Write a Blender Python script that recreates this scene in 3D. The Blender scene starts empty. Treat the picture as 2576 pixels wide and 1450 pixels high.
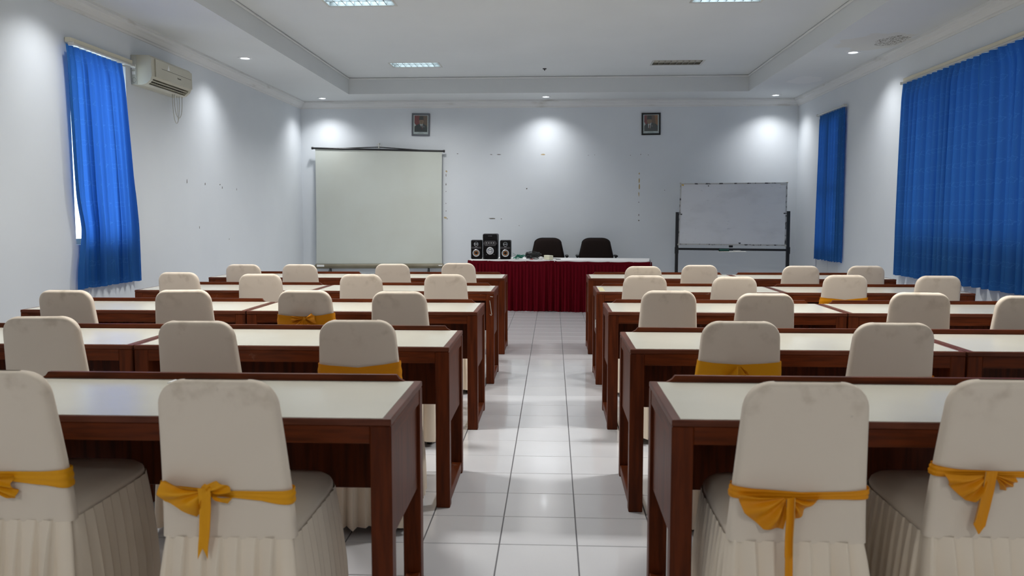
import bpy, math, random
from mathutils import Vector, Matrix
random.seed(7)
PI = math.pi
sc = bpy.context.scene
COL = sc.collection

# ------------------------------------------------------------------ camera, world, exposure
cam_d = bpy.data.cameras.new('camera'); cam = bpy.data.objects.new('camera', cam_d); COL.objects.link(cam)
CAM_H = 1.38; F_PX = 2094.0
cam_d.sensor_width = 36.0; cam_d.lens = F_PX / 2576 * 36.0
cam_d.clip_start = 0.05; cam_d.clip_end = 200
PITCH = math.atan(176 / F_PX); YAW = math.atan(103 / F_PX * math.cos(PITCH))
cam.location = (0, 0, CAM_H)
cam.rotation_euler = (PI / 2 - PITCH, 0, YAW)
cam_d.dof.use_dof = True; cam_d.dof.focus_distance = 8.5; cam_d.dof.aperture_fstop = 5.0
sc.camera = cam
sc.view_settings.view_transform = 'Standard'; sc.view_settings.look = 'None'
sc.view_settings.gamma = 1.0; sc.view_settings.use_curve_mapping = False
sc.view_settings.exposure = 0.33
world = bpy.data.worlds.new('daylight'); sc.world = world; world.use_nodes = True
bg = world.node_tree.nodes['Background']
bg.inputs[0].default_value = (0.78, 0.88, 1.0, 1); bg.inputs[1].default_value = 3.3

SPOT_W = 53.0        # each lit downlight
TROFFER_W = 90.0     # each lit louvre fitting
LAMP_COL = (0.985, 0.99, 1.0)

# ------------------------------------------------------------------ helpers
class MB:
    def __init__(s): s.v = []; s.f = []; s.m = []; s.uv = {}
    def add(s, vs, fs, m=0):
        o = len(s.v); s.v += [tuple(p) for p in vs]
        for f in fs: s.f.append(tuple(i + o for i in f)); s.m.append(m)
        return o
    def box(s, x0, x1, y0, y1, z0, z1, m=0):
        s.add([(x0,y0,z0),(x1,y0,z0),(x1,y1,z0),(x0,y1,z0),(x0,y0,z1),(x1,y0,z1),(x1,y1,z1),(x0,y1,z1)],
              [(0,3,2,1),(4,5,6,7),(0,1,5,4),(1,2,6,5),(2,3,7,6),(3,0,4,7)], m)
    def cbox(s, x0, x1, y0, y1, z0, z1, b=.003, m=0):
        b = min(b, (x1-x0)*.45, (y1-y0)*.45, (z1-z0)*.45)
        X = (x0, x1); Y = (y0, y1); Z = (z0, z1); vs = []; idx = {}
        for i in (0,1):
            for j in (0,1):
                for k in (0,1):
                    sx, sy, sz = (1-2*i)*b, (1-2*j)*b, (1-2*k)*b
                    for a in range(3):
                        idx[i,j,k,a] = len(vs)
                        vs.append((X[i]+(0 if a==0 else sx), Y[j]+(0 if a==1 else sy), Z[k]+(0 if a==2 else sz)))
        fs = []
        for i in (0,1):
            q = [idx[i,0,0,0], idx[i,1,0,0], idx[i,1,1,0], idx[i,0,1,0]]; fs.append(q if i else q[::-1])
            q = [idx[0,i,0,1], idx[1,i,0,1], idx[1,i,1,1], idx[0,i,1,1]]; fs.append(q[::-1] if i else q)
            q = [idx[0,0,i,2], idx[1,0,i,2], idx[1,1,i,2], idx[0,1,i,2]]; fs.append(q if i else q[::-1])
        for i in (0,1):
            for j in (0,1):
                q = [idx[i,j,0,0], idx[i,j,1,0], idx[i,j,1,1], idx[i,j,0,1]]; fs.append(q if (i ^ j) else q[::-1])
                q = [idx[i,0,j,0], idx[i,0,j,2], idx[i,1,j,2], idx[i,1,j,0]]; fs.append(q if not (i ^ j) else q[::-1])
                q = [idx[0,i,j,1], idx[0,i,j,2], idx[1,i,j,2], idx[1,i,j,1]]; fs.append(q if (i ^ j) else q[::-1])
        for i in (0,1):
            for j in (0,1):
                for k in (0,1):
                    q = [idx[i,j,k,0], idx[i,j,k,1], idx[i,j,k,2]]; fs.append(q if (i+j+k) % 2 == 0 else q[::-1])
        s.add(vs, fs, m)
    def grid(s, fn, nu, nv, close_u=False, m=0, uv=None):
        vs = []; n = nu if close_u else nu + 1
        for j in range(nv + 1):
            for i in range(n): vs.append(fn(i / nu, j / nv))
        fs = []
        for j in range(nv):
            for i in range(nu):
                a = j*n + i; b = j*n + (i+1) % n
                fs.append((a, b, b + n, a + n))
        o = s.add(vs, fs, m)
        if uv:
            for j in range(nv + 1):
                for i in range(n): s.uv[o + j*n + i] = uv(i / nu, j / nv)
        return o
    def tube(s, pts, r, seg=8, m=0, cap=True):
        pts = [Vector(p) for p in pts]; n = len(pts); rings = []
        up = None
        for i, p in enumerate(pts):
            t = (pts[min(i+1, n-1)] - pts[max(i-1, 0)]).normalized()
            if up is None:
                up = Vector((0,0,1)) if abs(t.z) < .9 else Vector((1,0,0))
            a = t.cross(up)
            if a.length < 1e-4: a = t.cross(Vector((0,1,0)))
            a.normalize(); b = a.cross(t).normalized(); up = b
            rr = r[i] if isinstance(r, (list, tuple)) else r
            rings.append([p + (a*math.cos(2*PI*k/seg) + b*math.sin(2*PI*k/seg))*rr for k in range(seg)])
        vs = [q for R in rings for q in R]; fs = []
        for i in range(n-1):
            for k in range(seg):
                fs.append((i*seg+k, i*seg+(k+1)%seg, (i+1)*seg+(k+1)%seg, (i+1)*seg+k))
        if cap:
            fs.append(tuple(range(seg))[::-1]); fs.append(tuple((n-1)*seg+k for k in range(seg)))
        s.add(vs, fs, m)
    def lathe(s, prof, o=(0,0,0), axis='z', seg=24, m=0):
        vs = []
        for r, h in prof:
            for k in range(seg):
                c, d = r*math.cos(2*PI*k/seg), r*math.sin(2*PI*k/seg)
                p = {'z': (c, d, h), 'y': (c, h, d), 'x': (h, c, d)}[axis]
                vs.append((p[0]+o[0], p[1]+o[1], p[2]+o[2]))
        fs = []
        for i in range(len(prof)-1):
            for k in range(seg):
                q = (i*seg+k, i*seg+(k+1)%seg, (i+1)*seg+(k+1)%seg, (i+1)*seg+k)
                fs.append(q if axis != 'y' else q[::-1])
        s.add(vs, fs, m)
    def disc(s, c, r, axis='z', seg=24, m=0, flip=False):
        vs = []
        for k in range(seg):
            a, b = r*math.cos(2*PI*k/seg), r*math.sin(2*PI*k/seg)
            p = {'z': (a, b, 0), 'y': (a, 0, b), 'x': (0, a, b)}[axis]
            vs.append((p[0]+c[0], p[1]+c[1], p[2]+c[2]))
        f = tuple(range(seg)); s.add(vs, [f[::-1] if flip else f], m)
    def poly(s, pts, m=0): s.add(pts, [tuple(range(len(pts)))], m)
    def prism(s, poly, fn0, fn1, m=0):
        n = len(poly); vs = [fn0(p) for p in poly] + [fn1(p) for p in poly]
        fs = [tuple(range(n))[::-1], tuple(range(n, 2*n))] + [(i, (i+1)%n, n+(i+1)%n, n+i) for i in range(n)]
        s.add(vs, fs, m)
    def mesh(s, name, mats, smooth=False, angle=None):
        me = bpy.data.meshes.new(name); me.from_pydata(s.v, [], s.f); me.update()
        for m in (mats if isinstance(mats, (list, tuple)) else [mats]): me.materials.append(m)
        me.polygons.foreach_set('material_index', s.m)
        if smooth: me.polygons.foreach_set('use_smooth', [True]*len(s.f))
        if s.uv:
            L = me.uv_layers.new(name='UVMap')
            for l in me.loops: L.data[l.index].uv = s.uv.get(l.vertex_index, (0, 0))
        if smooth and angle is not None: me.set_sharp_from_angle(angle=math.radians(angle))
        return me
    def build(s, name, mats, parent=None, smooth=False, angle=None, kind=None, loc=None, label=None):
        o = bpy.data.objects.new(name, s.mesh(name, mats, smooth, angle)); COL.objects.link(o)
        if parent is not None: o.parent = parent
        if kind: o['kind'] = kind
        if loc is not None: o.location = loc
        if label: o['label'] = label
        return o

def thing(name, label, cat, loc=(0,0,0), rz=0, group=None):
    o = bpy.data.objects.new(name, None); COL.objects.link(o); o.empty_display_size = .1
    o.location = loc; o.rotation_euler = (0, 0, rz); tag(o, label, cat, group); return o
def tag(o, label, cat, group=None):
    o['label'] = label; o['category'] = cat
    if group: o['group'] = group
    return o
def copy_tree(root, loc, rz, label, group=None):
    r = root.copy(); COL.objects.link(r); r.location = loc; r.rotation_euler = (0, 0, rz); r['label'] = label
    if group: r['group'] = group
    for ch in root.children:
        c = ch.copy(); COL.objects.link(c); c.parent = r
        for g in ch.children:
            d = g.copy(); COL.objects.link(d); d.parent = c
    return r
def text_part(name, body, size, mat, parent, loc, rot, ext=.0005):
    cu = bpy.data.curves.new(name, 'FONT'); cu.body = body; cu.size = size; cu.extrude = ext
    cu.align_x = 'CENTER'; cu.align_y = 'CENTER'; cu.materials.append(mat)
    tmp = bpy.data.objects.new('text_source', cu); COL.objects.link(tmp); dg = bpy.context.evaluated_depsgraph_get()
    me = bpy.data.meshes.new_from_object(tmp.evaluated_get(dg)); bpy.data.objects.remove(tmp)
    o = bpy.data.objects.new(name, me); COL.objects.link(o); o.parent = parent; o.location = loc; o.rotation_euler = rot
    return o

# ------------------------------------------------------------------ materials
def mat(name, col, rough=.5, metal=0., spec=.5, coat=0., bump=None, var=None, sheen=0., emit=None, coords='Object'):
    m = bpy.data.materials.new(name); m.use_nodes = True; nt = m.node_tree; N = nt.nodes; L = nt.links
    p = N['Principled BSDF']; p.inputs['Base Color'].default_value = (*col, 1); p.inputs['Roughness'].default_value = rough
    p.inputs['Metallic'].default_value = metal; p.inputs['Specular IOR Level'].default_value = spec
    p.inputs['Coat Weight'].default_value = coat; p.inputs['Coat Roughness'].default_value = .15
    if sheen: p.inputs['Sheen Weight'].default_value = sheen
    if emit:
        p.inputs['Emission Color'].default_value = (*emit[0], 1); p.inputs['Emission Strength'].default_value = emit[1]
    tc = N.new('ShaderNodeTexCoord'); m['tc'] = tc.name
    if var:   # (second colour, scale, contrast low, high)
        n = N.new('ShaderNodeTexNoise'); n.inputs['Scale'].default_value = var[1]; n.inputs['Detail'].default_value = 5
        L.new(tc.outputs[coords], n.inputs['Vector'])
        r = N.new('ShaderNodeMapRange'); r.inputs[1].default_value = var[2]; r.inputs[2].default_value = var[3]
        L.new(n.outputs['Fac'], r.inputs[0])
        mx = N.new('ShaderNodeMix'); mx.data_type = 'RGBA'; mx.inputs[6].default_value = (*col, 1); mx.inputs[7].default_value = (*var[0], 1)
        L.new(r.outputs[0], mx.inputs[0]); L.new(mx.outputs[2], p.inputs['Base Color'])
    if bump:  # (scale, strength, distance)
        n = N.new('ShaderNodeTexNoise'); n.inputs['Scale'].default_value = bump[0]; n.inputs['Detail'].default_value = 4
        L.new(tc.outputs[coords], n.inputs['Vector'])
        b = N.new('ShaderNodeBump'); b.inputs['Strength'].default_value = bump[1]; b.inputs['Distance'].default_value = bump[2]
        L.new(n.outputs['Fac'], b.inputs['Height']); L.new(b.outputs[0], p.inputs['Normal'])
    return m
def nodes(m): return m.node_tree.nodes, m.node_tree.links, m.node_tree.nodes['Principled BSDF']
def lk(m, a, b): m.node_tree.links.new(a, b)
def nmath(m, op, a, b=None, c=None):
    n = m.node_tree.nodes.new('ShaderNodeMath'); n.operation = op
    for i, x in enumerate((a, b, c)):
        if x is None: continue
        if isinstance(x, (int, float)): n.inputs[i].default_value = x
        else: lk(m, x, n.inputs[i])
    return n.outputs[0]
def over(m, fac, col):
    """lay a colour over the material's present base colour where fac is 1"""
    N, L, p = nodes(m); s = p.inputs['Base Color']
    mx = N.new('ShaderNodeMix'); mx.data_type = 'RGBA'
    if s.is_linked: L.new(s.links[0].from_socket, mx.inputs[6])
    else: mx.inputs[6].default_value = s.default_value
    mx.inputs[7].default_value = (*col, 1)
    L.new(fac, mx.inputs[0]); L.new(mx.outputs[2], s)
def noise(m, scale, detail=4, vec=None, stretch=None):
    N, L, p = nodes(m); tc = N[m['tc']]; v = vec or tc.outputs['Object']
    if stretch:
        mp = N.new('ShaderNodeMapping'); mp.inputs['Scale'].default_value = stretch; L.new(v, mp.inputs[0]); v = mp.outputs[0]
    n = N.new('ShaderNodeTexNoise'); n.inputs['Scale'].default_value = scale; n.inputs['Detail'].default_value = detail
    L.new(v, n.inputs['Vector']); return n.outputs['Fac']
def ramp01(m, x, a, b):
    n = m.node_tree.nodes.new('ShaderNodeMapRange'); n.interpolation_type = 'SMOOTHSTEP'
    n.inputs[1].default_value = a; n.inputs[2].default_value = b; lk(m, x, n.inputs[0]); return n.outputs[0]
def xyz(m, which='Object'):
    n = m.node_tree.nodes.new('ShaderNodeSeparateXYZ'); lk(m, m.node_tree.nodes[m['tc']].outputs[which], n.inputs[0]); return n.outputs

M = {}
M['wall'] = mat('wall_paint', (.70,.74,.775), .62, bump=(60,.05,.002), var=((.665,.705,.745), 1.3, .35, .75))
M['ceiling'] = mat('ceiling_paint', (.70,.725,.73), .8, var=((.66,.685,.69), .9, .3, .75))
M['cornice'] = mat('cornice_plaster', (.69,.70,.695), .7)
g = ramp01(M['cornice'], noise(M['cornice'], 1.7, 7, stretch=(1,1,5)), .60, .80)
over(M['cornice'], nmath(M['cornice'], 'MULTIPLY', g, .75), (.38,.35,.30))
# water stain in the ceiling strip near the big window, and mould specks in it
def stain_ellipse(m, cx, cy, rx, ry, n_scale, amount):
    o = xyz(m); dx = nmath(m, 'DIVIDE', nmath(m, 'SUBTRACT', o[0], cx), rx); dy = nmath(m, 'DIVIDE', nmath(m, 'SUBTRACT', o[1], cy), ry)
    d = nmath(m, 'SQRT', nmath(m, 'ADD', nmath(m, 'MULTIPLY', dx, dx), nmath(m, 'MULTIPLY', dy, dy)))
    n = noise(m, n_scale, 5)
    d = nmath(m, 'ADD', d, nmath(m, 'MULTIPLY', nmath(m, 'SUBTRACT', n, .5), 1.3))
    return nmath(m, 'MULTIPLY', ramp01(m, d, 1.0, .9), amount)
cm = M['ceiling']
over(cm, stain_ellipse(cm, 3.50, 9.45, .36, .50, 4, .75), (.66,.65,.60))
sp = ramp01(cm, noise(cm, 55, 3), .46, .62)
over(cm, nmath(cm, 'MULTIPLY', stain_ellipse(cm, 3.66, 9.42, .17, .28, 7, 1.0), sp), (.20,.18,.14))
over(cm, stain_ellipse(cm, 3.5, 12.0, .22, .35, 5, .45), (.86,.86,.84))

def wood(name, c1, c2, rough):
    m = mat(name, c1, rough, spec=.14); N, L, p = nodes(m)
    oi = N.new('ShaderNodeObjectInfo'); tc = N[m['tc']]
    v = N.new('ShaderNodeVectorMath'); v.operation = 'ADD'; cmb = N.new('ShaderNodeCombineXYZ')
    k = nmath(m, 'MULTIPLY', oi.outputs['Random'], 17.0); L.new(k, cmb.inputs[0]); L.new(k, cmb.inputs[1])
    L.new(tc.outputs['Object'], v.inputs[0]); L.new(cmb.outputs[0], v.inputs[1])
    f = noise(m, 1.0, 7, vec=v.outputs[0], stretch=(5, 5, 60) if 'rail' in name else (45, 45, 4))
    over(m, ramp01(m, f, .35, .7), c2)
    b = N.new('ShaderNodeBump'); b.inputs['Strength'].default_value = .08; b.inputs['Distance'].default_value = .002
    L.new(f, b.inputs['Height']); L.new(b.outputs[0], p.inputs['Normal'])
    w = noise(m, 9.0, 8, vec=v.outputs[0])
    over(m, nmath(m, 'MULTIPLY', ramp01(m, w, .70, .76), .35), (.32,.22,.17))
    return m
M['wood'] = wood('mahogany_stain', (.115,.023,.005), (.062,.012,.003), .42)
M['wood_rail'] = wood('mahogany_stain_rail', (.120,.024,.005), (.066,.013,.003), .42)
M['wood_top'] = wood('mahogany_edge_rail', (.130,.040,.022), (.085,.024,.012), .36)
M['laminate'] = mat('cream_laminate', (.66,.635,.54), .22, var=((.625,.60,.505), 3, .35, .7))
M['tile'] = mat('white_ceramic', (.64,.64,.655), .07, coat=.3, var=((.60,.60,.62), 2.2, .3, .7))
M['grout'] = mat('grey_grout', (.10,.10,.11), .8)
M['tile_edge'] = M['tile']
# chair cover: cream knit with grubby marks along the top of the back
cf = mat('cream_knit_cover', (.77,.665,.545), .85, sheen=.1, bump=(7,.06,.01))
N, L, p = nodes(cf); oi = N.new('ShaderNodeObjectInfo')
vv = N.new('ShaderNodeVectorMath'); vv.operation = 'ADD'; cb = N.new('ShaderNodeCombineXYZ')
kk = nmath(cf, 'MULTIPLY', oi.outputs['Random'], 31.0); L.new(kk, cb.inputs[0]); L.new(kk, cb.inputs[2])
L.new(N[cf['tc']].outputs['Object'], vv.inputs[0]); L.new(cb.outputs[0], vv.inputs[1])
zz = xyz(cf)[2]
grub = nmath(cf, 'MULTIPLY', ramp01(cf, noise(cf, 14, 5, vec=vv.outputs[0]), .50, .72), ramp01(cf, zz, .80, .93))
over(cf, nmath(cf, 'MULTIPLY', grub, .42), (.42,.33,.23))
spot = ramp01(cf, noise(cf, 22, 2, vec=vv.outputs[0]), .76, .82)
over(cf, nmath(cf, 'MULTIPLY', spot, .4), (.42,.36,.28))
M['cover'] = cf
M['skirt'] = mat('cream_woven_skirt', (.83,.715,.575), .85, sheen=.1)
M['sash'] = mat('gold_satin', (.74,.28,.0015), .5, spec=.3, bump=(40,.12,.004))
M['sash_pale'] = mat('gold_satin_pale', (.78,.34,.004), .5, spec=.3)
M['stitch'] = mat('pale_gold_stitching', (.85,.60,.22), .6)
M['chrome'] = mat('chrome', (.75,.76,.78), .12, metal=1)
M['black_rubber'] = mat('black_rubber', (.012,.012,.013), .55)
M['black_plastic'] = mat('black_plastic', (.007,.007,.008), .4, spec=.3)
M['black_gloss'] = mat('black_gloss', (.004,.004,.005), .2, spec=.3)
M['black_metal'] = mat('black_painted_steel', (.010,.010,.012), .38)
M['maroon'] = mat('maroon_drape', (.095,.0015,.006), .85, spec=.06, bump=(120,.1,.002))
M['cloth_white'] = mat('white_tablecloth', (.80,.80,.80), .8)
M['ac'] = mat('aged_cream_plastic', (.56,.55,.46), .38, var=((.52,.50,.41), 3, .3, .7))
M['ac_grey'] = mat('aged_grey_plastic', (.48,.48,.43), .5)
M['ac_dark'] = mat('dark_air_outlet', (.02,.018,.015), .6)
M['cream_paint'] = mat('cream_paint', (.72,.68,.54), .5)
M['alu'] = mat('dull_aluminium', (.62,.61,.57), .4, metal=.6)
M['screen'] = mat('matte_screen_cloth', (.555,.59,.545), .75, var=((.51,.53,.475), 1.2, .4, .8))
M['khaki'] = mat('khaki_enamel', (.19,.17,.115), .4, var=((.13,.11,.065), 3, .35, .7))
M['paper'] = mat('white_paper', (.82,.82,.80), .7)
M['frame_grey'] = mat('grey_picture_frame', (.12,.13,.15), .4)
M['frame_black'] = mat('black_picture_frame', (.008,.008,.009), .3)
M['whiteboard'] = mat('smudged_whiteboard', (.70,.72,.75), .32)
wb = M['whiteboard']
over(wb, nmath(wb, 'MULTIPLY', ramp01(wb, noise(wb, 2.2, 8, stretch=(1,1,2.2)), .45, .75), .55), (.55,.565,.59))
over(wb, nmath(wb, 'MULTIPLY', ramp01(wb, noise(wb, 12, 6, stretch=(1,1,2.5)), .64, .78), .45), (.33,.34,.39))
M['worn_alu'] = mat('worn_aluminium_edge', (.50,.50,.49), .45, metal=.5, var=((.07,.07,.07), 14, .52, .62))
M['brown_fabric'] = mat('dark_brown_upholstery', (.014,.0075,.006), .85, spec=.2)
M['white_plastic'] = mat('white_plastic', (.78,.78,.76), .4)
M['beige_plastic'] = mat('beige_plastic', (.74,.72,.55), .45)
M['green'] = mat('green_cable_sheath', (.008,.16,.105), .4)
M['eraser'] = mat('green_felt_eraser', (.018,.085,.065), .8)
M['red'] = mat('red_plastic', (.35,.012,.02), .4)
M['yellow'] = mat('yellow_tape', (.62,.40,.06), .6)
M['tape'] = mat('brown_tape', (.66,.60,.34), .4)
M['orange'] = mat('orange_cone', (.50,.20,.055), .5)
M['silver'] = mat('silver_plastic', (.70,.71,.73), .28, metal=.75)
M['grey_band'] = mat('grey_trim', (.045,.042,.044), .4)
M['chip'] = mat('exposed_plaster', (.50,.40,.24), .9)
M['chip_dark'] = mat('exposed_dark_undercoat', (.14,.13,.11), .9)
M['glow'] = mat('lit_lamp', (.9,.95,1), .5, emit=((.92,.97,1.0), 9.0))
M['tube'] = mat('lit_fluorescent_tube', (.9,.95,1), .5, emit=((.72,.90,1.0), 5.0))
M['tube_off'] = mat('unlit_fluorescent_tube', (.82,.80,.74), .35)
M['louvre_lit'] = mat('darkened_louvre_blade', (.020,.026,.029), .8, spec=0.)  # blade and housing colour blackened to hold down lamp glare in lit fittings
M['reflector'] = mat('white_reflector', (.80,.83,.86), .3)
M['reflector_old'] = mat('mirror_reflector', (.45,.43,.38), .22, metal=.8)
M['lamp_ring'] = mat('white_lamp_trim', (.82,.83,.84), .4)
M['door_paint'] = mat('pale_grey_paint', (.66,.68,.69), .5)
def portrait_mat(n, c): return mat('print_' + n, c, .35)
PR = [portrait_mat('white',(.62,.64,.67)), portrait_mat('brown',(.15,.075,.045)), portrait_mat('red',(.22,.025,.03)), portrait_mat('suit',(.022,.026,.034)),
      portrait_mat('shirt',(.60,.60,.64)), portrait_mat('tie',(.10,.014,.02)), portrait_mat('skin',(.30,.165,.11)), portrait_mat('cap',(.022,.018,.016)),
      portrait_mat('ink',(.22,.24,.27)), portrait_mat('shade',(.09,.05,.035)), portrait_mat('ochre',(.30,.12,.04))]
# blue curtain: diffuse + translucent cloth with a faint embroidered figure
def curtain_mat():
    m = bpy.data.materials.new('blue_satin_curtain'); m.use_nodes = True; nt = m.node_tree; N = nt.nodes; L = nt.links
    N.remove(N['Principled BSDF']); out = N['Material Output']
    uv = N.new('ShaderNodeUVMap'); mp = N.new('ShaderNodeMapping'); mp.inputs['Scale'].default_value = (5.0, 5.6, 1); L.new(uv.outputs[0], mp.inputs[0])
    fr = N.new('ShaderNodeVectorMath'); fr.operation = 'FRACTION'; L.new(mp.outputs[0], fr.inputs[0])
    sb = N.new('ShaderNodeVectorMath'); sb.operation = 'SUBTRACT'; sb.inputs[1].default_value = (.5,.5,0); L.new(fr.outputs[0], sb.inputs[0])
    sx = N.new('ShaderNodeSeparateXYZ'); L.new(sb.outputs[0], sx.inputs[0])
    m['tc'] = uv.name
    def nm(op, a, b=None): return nmath(m, op, a, b)
    nz = N.new('ShaderNodeTexNoise'); nz.inputs['Scale'].default_value = 3.0; L.new(mp.outputs[0], nz.inputs['Vector'])
    d = nm('SQRT', nm('ADD', nm('MULTIPLY', sx.outputs[0], sx.outputs[0]), nm('MULTIPLY', nm('MULTIPLY', sx.outputs[1], 1.7), nm('MULTIPLY', sx.outputs[1], 1.7))))
    an = nm('ARCTAN2', sx.outputs[1], sx.outputs[0])
    d = nm('ADD', d, nm('MULTIPLY', nm('SINE', nm('MULTIPLY', an, 6.0)), .035))
    d = nm('ADD', d, nm('MULTIPLY', nm('SUBTRACT', nz.outputs['Fac'], .5), .22))
    ring = ramp01(m, nm('ABSOLUTE', nm('SUBTRACT', d, .20)), .035, .012)
    ring = nm('MULTIPLY', ring, .30)
    mx = N.new('ShaderNodeMix'); mx.data_type = 'RGBA'; mx.inputs[6].default_value = (.016,.095,.24,1); mx.inputs[7].default_value = (.10,.30,.62,1); L.new(ring, mx.inputs[0])
    mt = N.new('ShaderNodeMix'); mt.data_type = 'RGBA'; mt.inputs[6].default_value = (.05,.20,.80,1); mt.inputs[7].default_value = (.08,.28,.80,1); L.new(ring, mt.inputs[0])
    df = N.new('ShaderNodeBsdfDiffuse'); L.new(mx.outputs[2], df.inputs[0])
    tr = N.new('ShaderNodeBsdfTranslucent'); L.new(mt.outputs[2], tr.inputs[0])
    gl = N.new('ShaderNodeBsdfGlossy'); gl.inputs['Roughness'].default_value = .42; gl.inputs[0].default_value = (.25,.5,.8,1)
    a = N.new('ShaderNodeMixShader'); a.inputs[0].default_value = .38; L.new(df.outputs[0], a.inputs[1]); L.new(tr.outputs[0], a.inputs[2])
    b = N.new('ShaderNodeMixShader'); b.inputs[0].default_value = .07; L.new(a.outputs[0], b.inputs[1]); L.new(gl.outputs[0], b.inputs[2])
    L.new(b.outputs[0], out.inputs[0]); return m
M['curtain'] = curtain_mat()
def glass_mat(name, tint):
    m = bpy.data.materials.new(name); m.use_nodes = True; N = m.node_tree.nodes; L = m.node_tree.links
    N.remove(N['Principled BSDF']); t = N.new('ShaderNodeBsdfTransparent'); t.inputs[0].default_value = (*tint,1)
    g = N.new('ShaderNodeBsdfGlossy'); g.inputs['Roughness'].default_value = .02
    x = N.new('ShaderNodeMixShader'); x.inputs[0].default_value = .05
    L.new(t.outputs[0], x.inputs[1]); L.new(g.outputs[0], x.inputs[2]); L.new(x.outputs[0], N['Material Output'].inputs[0]); return m
M['glass'] = glass_mat('window_glass', (.93,.96,.95)); M['glass_dark'] = glass_mat('daylight_dimming_glass', (.40,.45,.46))  # second glass: unseen panes darkened to cut daylight on the right-hand curtains

# ------------------------------------------------------------------ room shell
XL, XR, YB, YR = -4.185, 3.945, 13.8, -5.0
SOF, TRAY, ROOF = 3.297, 3.545, 3.80
TX0, TX1, TY1, TY0 = -3.175, 2.955, 12.985, -4.2
T = .18
def wall_with_holes(name, axis, pos, sgn, a0, a1, holes):
    """wall slab in the plane axis=pos, thickness T outward; holes are (a0,a1,z0,z1)"""
    b = MB(); As = sorted({a0, a1, *[h[0] for h in holes], *[h[1] for h in holes]}); Zs = sorted({-.05, ROOF, *[h[2] for h in holes], *[h[3] for h in holes]})
    for i in range(len(As)-1):
        for j in range(len(Zs)-1):
            ca, cz = (As[i]+As[i+1])/2, (Zs[j]+Zs[j+1])/2
            if any(h[0] < ca < h[1] and h[2] < cz < h[3] for h in holes): continue
            p0, p1 = sorted((pos, pos + sgn*T))
            if axis == 'x': b.box(p0, p1, As[i], As[i+1], Zs[j], Zs[j+1])
            else: b.box(As[i], As[i+1], p0, p1, Zs[j], Zs[j+1])
    return b.build(name, M['wall'], kind='structure')
WIN_L = (7.13, 8.10, 1.146, 2.852)
WIN_R = (5.95, 9.62, 1.15, 2.862)
DOOR_R = (11.72, 12.74, 0.0, 2.842)
wall_with_holes('wall_left', 'x', XL, -1, YR, YB, [WIN_L])
wall_with_holes('wall_right', 'x', XR, 1, YR, YB, [WIN_R, DOOR_R])
wall_back = wall_with_holes('wall_back', 'y', YB, 1, XL - T, XR + T, [])
wall_with_holes('wall_rear', 'y', YR, -1, XL - T, XR + T, [])

# ceiling: perimeter soffit, tray sides, tray top, roof slab; openings for the recessed fittings
DOWN = [(-3.70,13.385,1), (-.12,13.385,1), (3.465,13.385,1), (-3.70,10.02,1), (3.465,10.02,1), (-3.70,6.65,1), (3.465,6.65,0), (-3.70,3.29,0), (3.465,3.29,0), (-3.70,-.07,1), (3.465,-.07,1)]  # last pair: unseen, lit behind the camera as added bounce for chair backs
TROF = [(-1.955,11.945,.7), (1.725,11.945,0), (-1.955,8.475,.85), (1.725,8.50,.85), (-1.955,5.0,1.15), (1.725,5.0,1.15), (-1.955,1.53,0), (1.725,1.53,0), (-1.955,-1.94,.9), (1.725,-1.94,.9)]  # last pair: unseen rear fill, added to brighten the front-row chairs
TW, TD = .335, .165       # half sizes of the troffer opening
cb_ = MB()
def plate(x0, x1, y0, y1, z, holes):
    Xs = sorted({x0, x1, *[c for h in holes for c in (h[0], h[1])]}); Ys = sorted({y0, y1, *[c for h in holes for c in (h[2], h[3])]})
    for i in range(len(Xs)-1):
        for j in range(len(Ys)-1):
            cx, cy = (Xs[i]+Xs[i+1])/2, (Ys[j]+Ys[j+1])/2
            if any(h[0] < cx < h[1] and h[2] < cy < h[3] for h in holes): continue
            cb_.add([(Xs[i],Ys[j],z),(Xs[i],Ys[j+1],z),(Xs[i+1],Ys[j+1],z),(Xs[i+1],Ys[j],z)], [(0,1,2,3)])
hh = .052
dh = [(x-hh, x+hh, y-hh, y+hh) for x, y, _ in DOWN]
plate(XL, TX0, YR, YB, SOF, [h for h in dh if h[0] < TX0])
plate(TX1, XR, YR, YB, SOF, [h for h in dh if h[0] > TX1])
plate(TX0, TX1, TY1, YB, SOF, [h for h in dh if TX0 < h[0] < TX1])
plate(TX0, TX1, YR, TY0, SOF, [])
plate(TX0, TX1, TY0, TY1, TRAY, [(x-TW, x+TW, y-TD, y+TD) for x, y, _ in TROF])
for q in ([(TX0,TY0),(TX0,TY1)], [(TX0,TY1),(TX1,TY1)], [(TX1,TY1),(TX1,TY0)], [(TX1,TY0),(TX0,TY0)]):
    (ax, ay), (bx, by) = q
    cb_.add([(ax,ay,SOF),(bx,by,SOF),(bx,by,TRAY),(ax,ay,TRAY)], [(0,1,2,3)])
cb_.box(XL - T, XR + T, YR - T, YB + T, ROOF, ROOF + .1)
cb_.build('ceiling', M['ceiling'], kind='structure')

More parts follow.
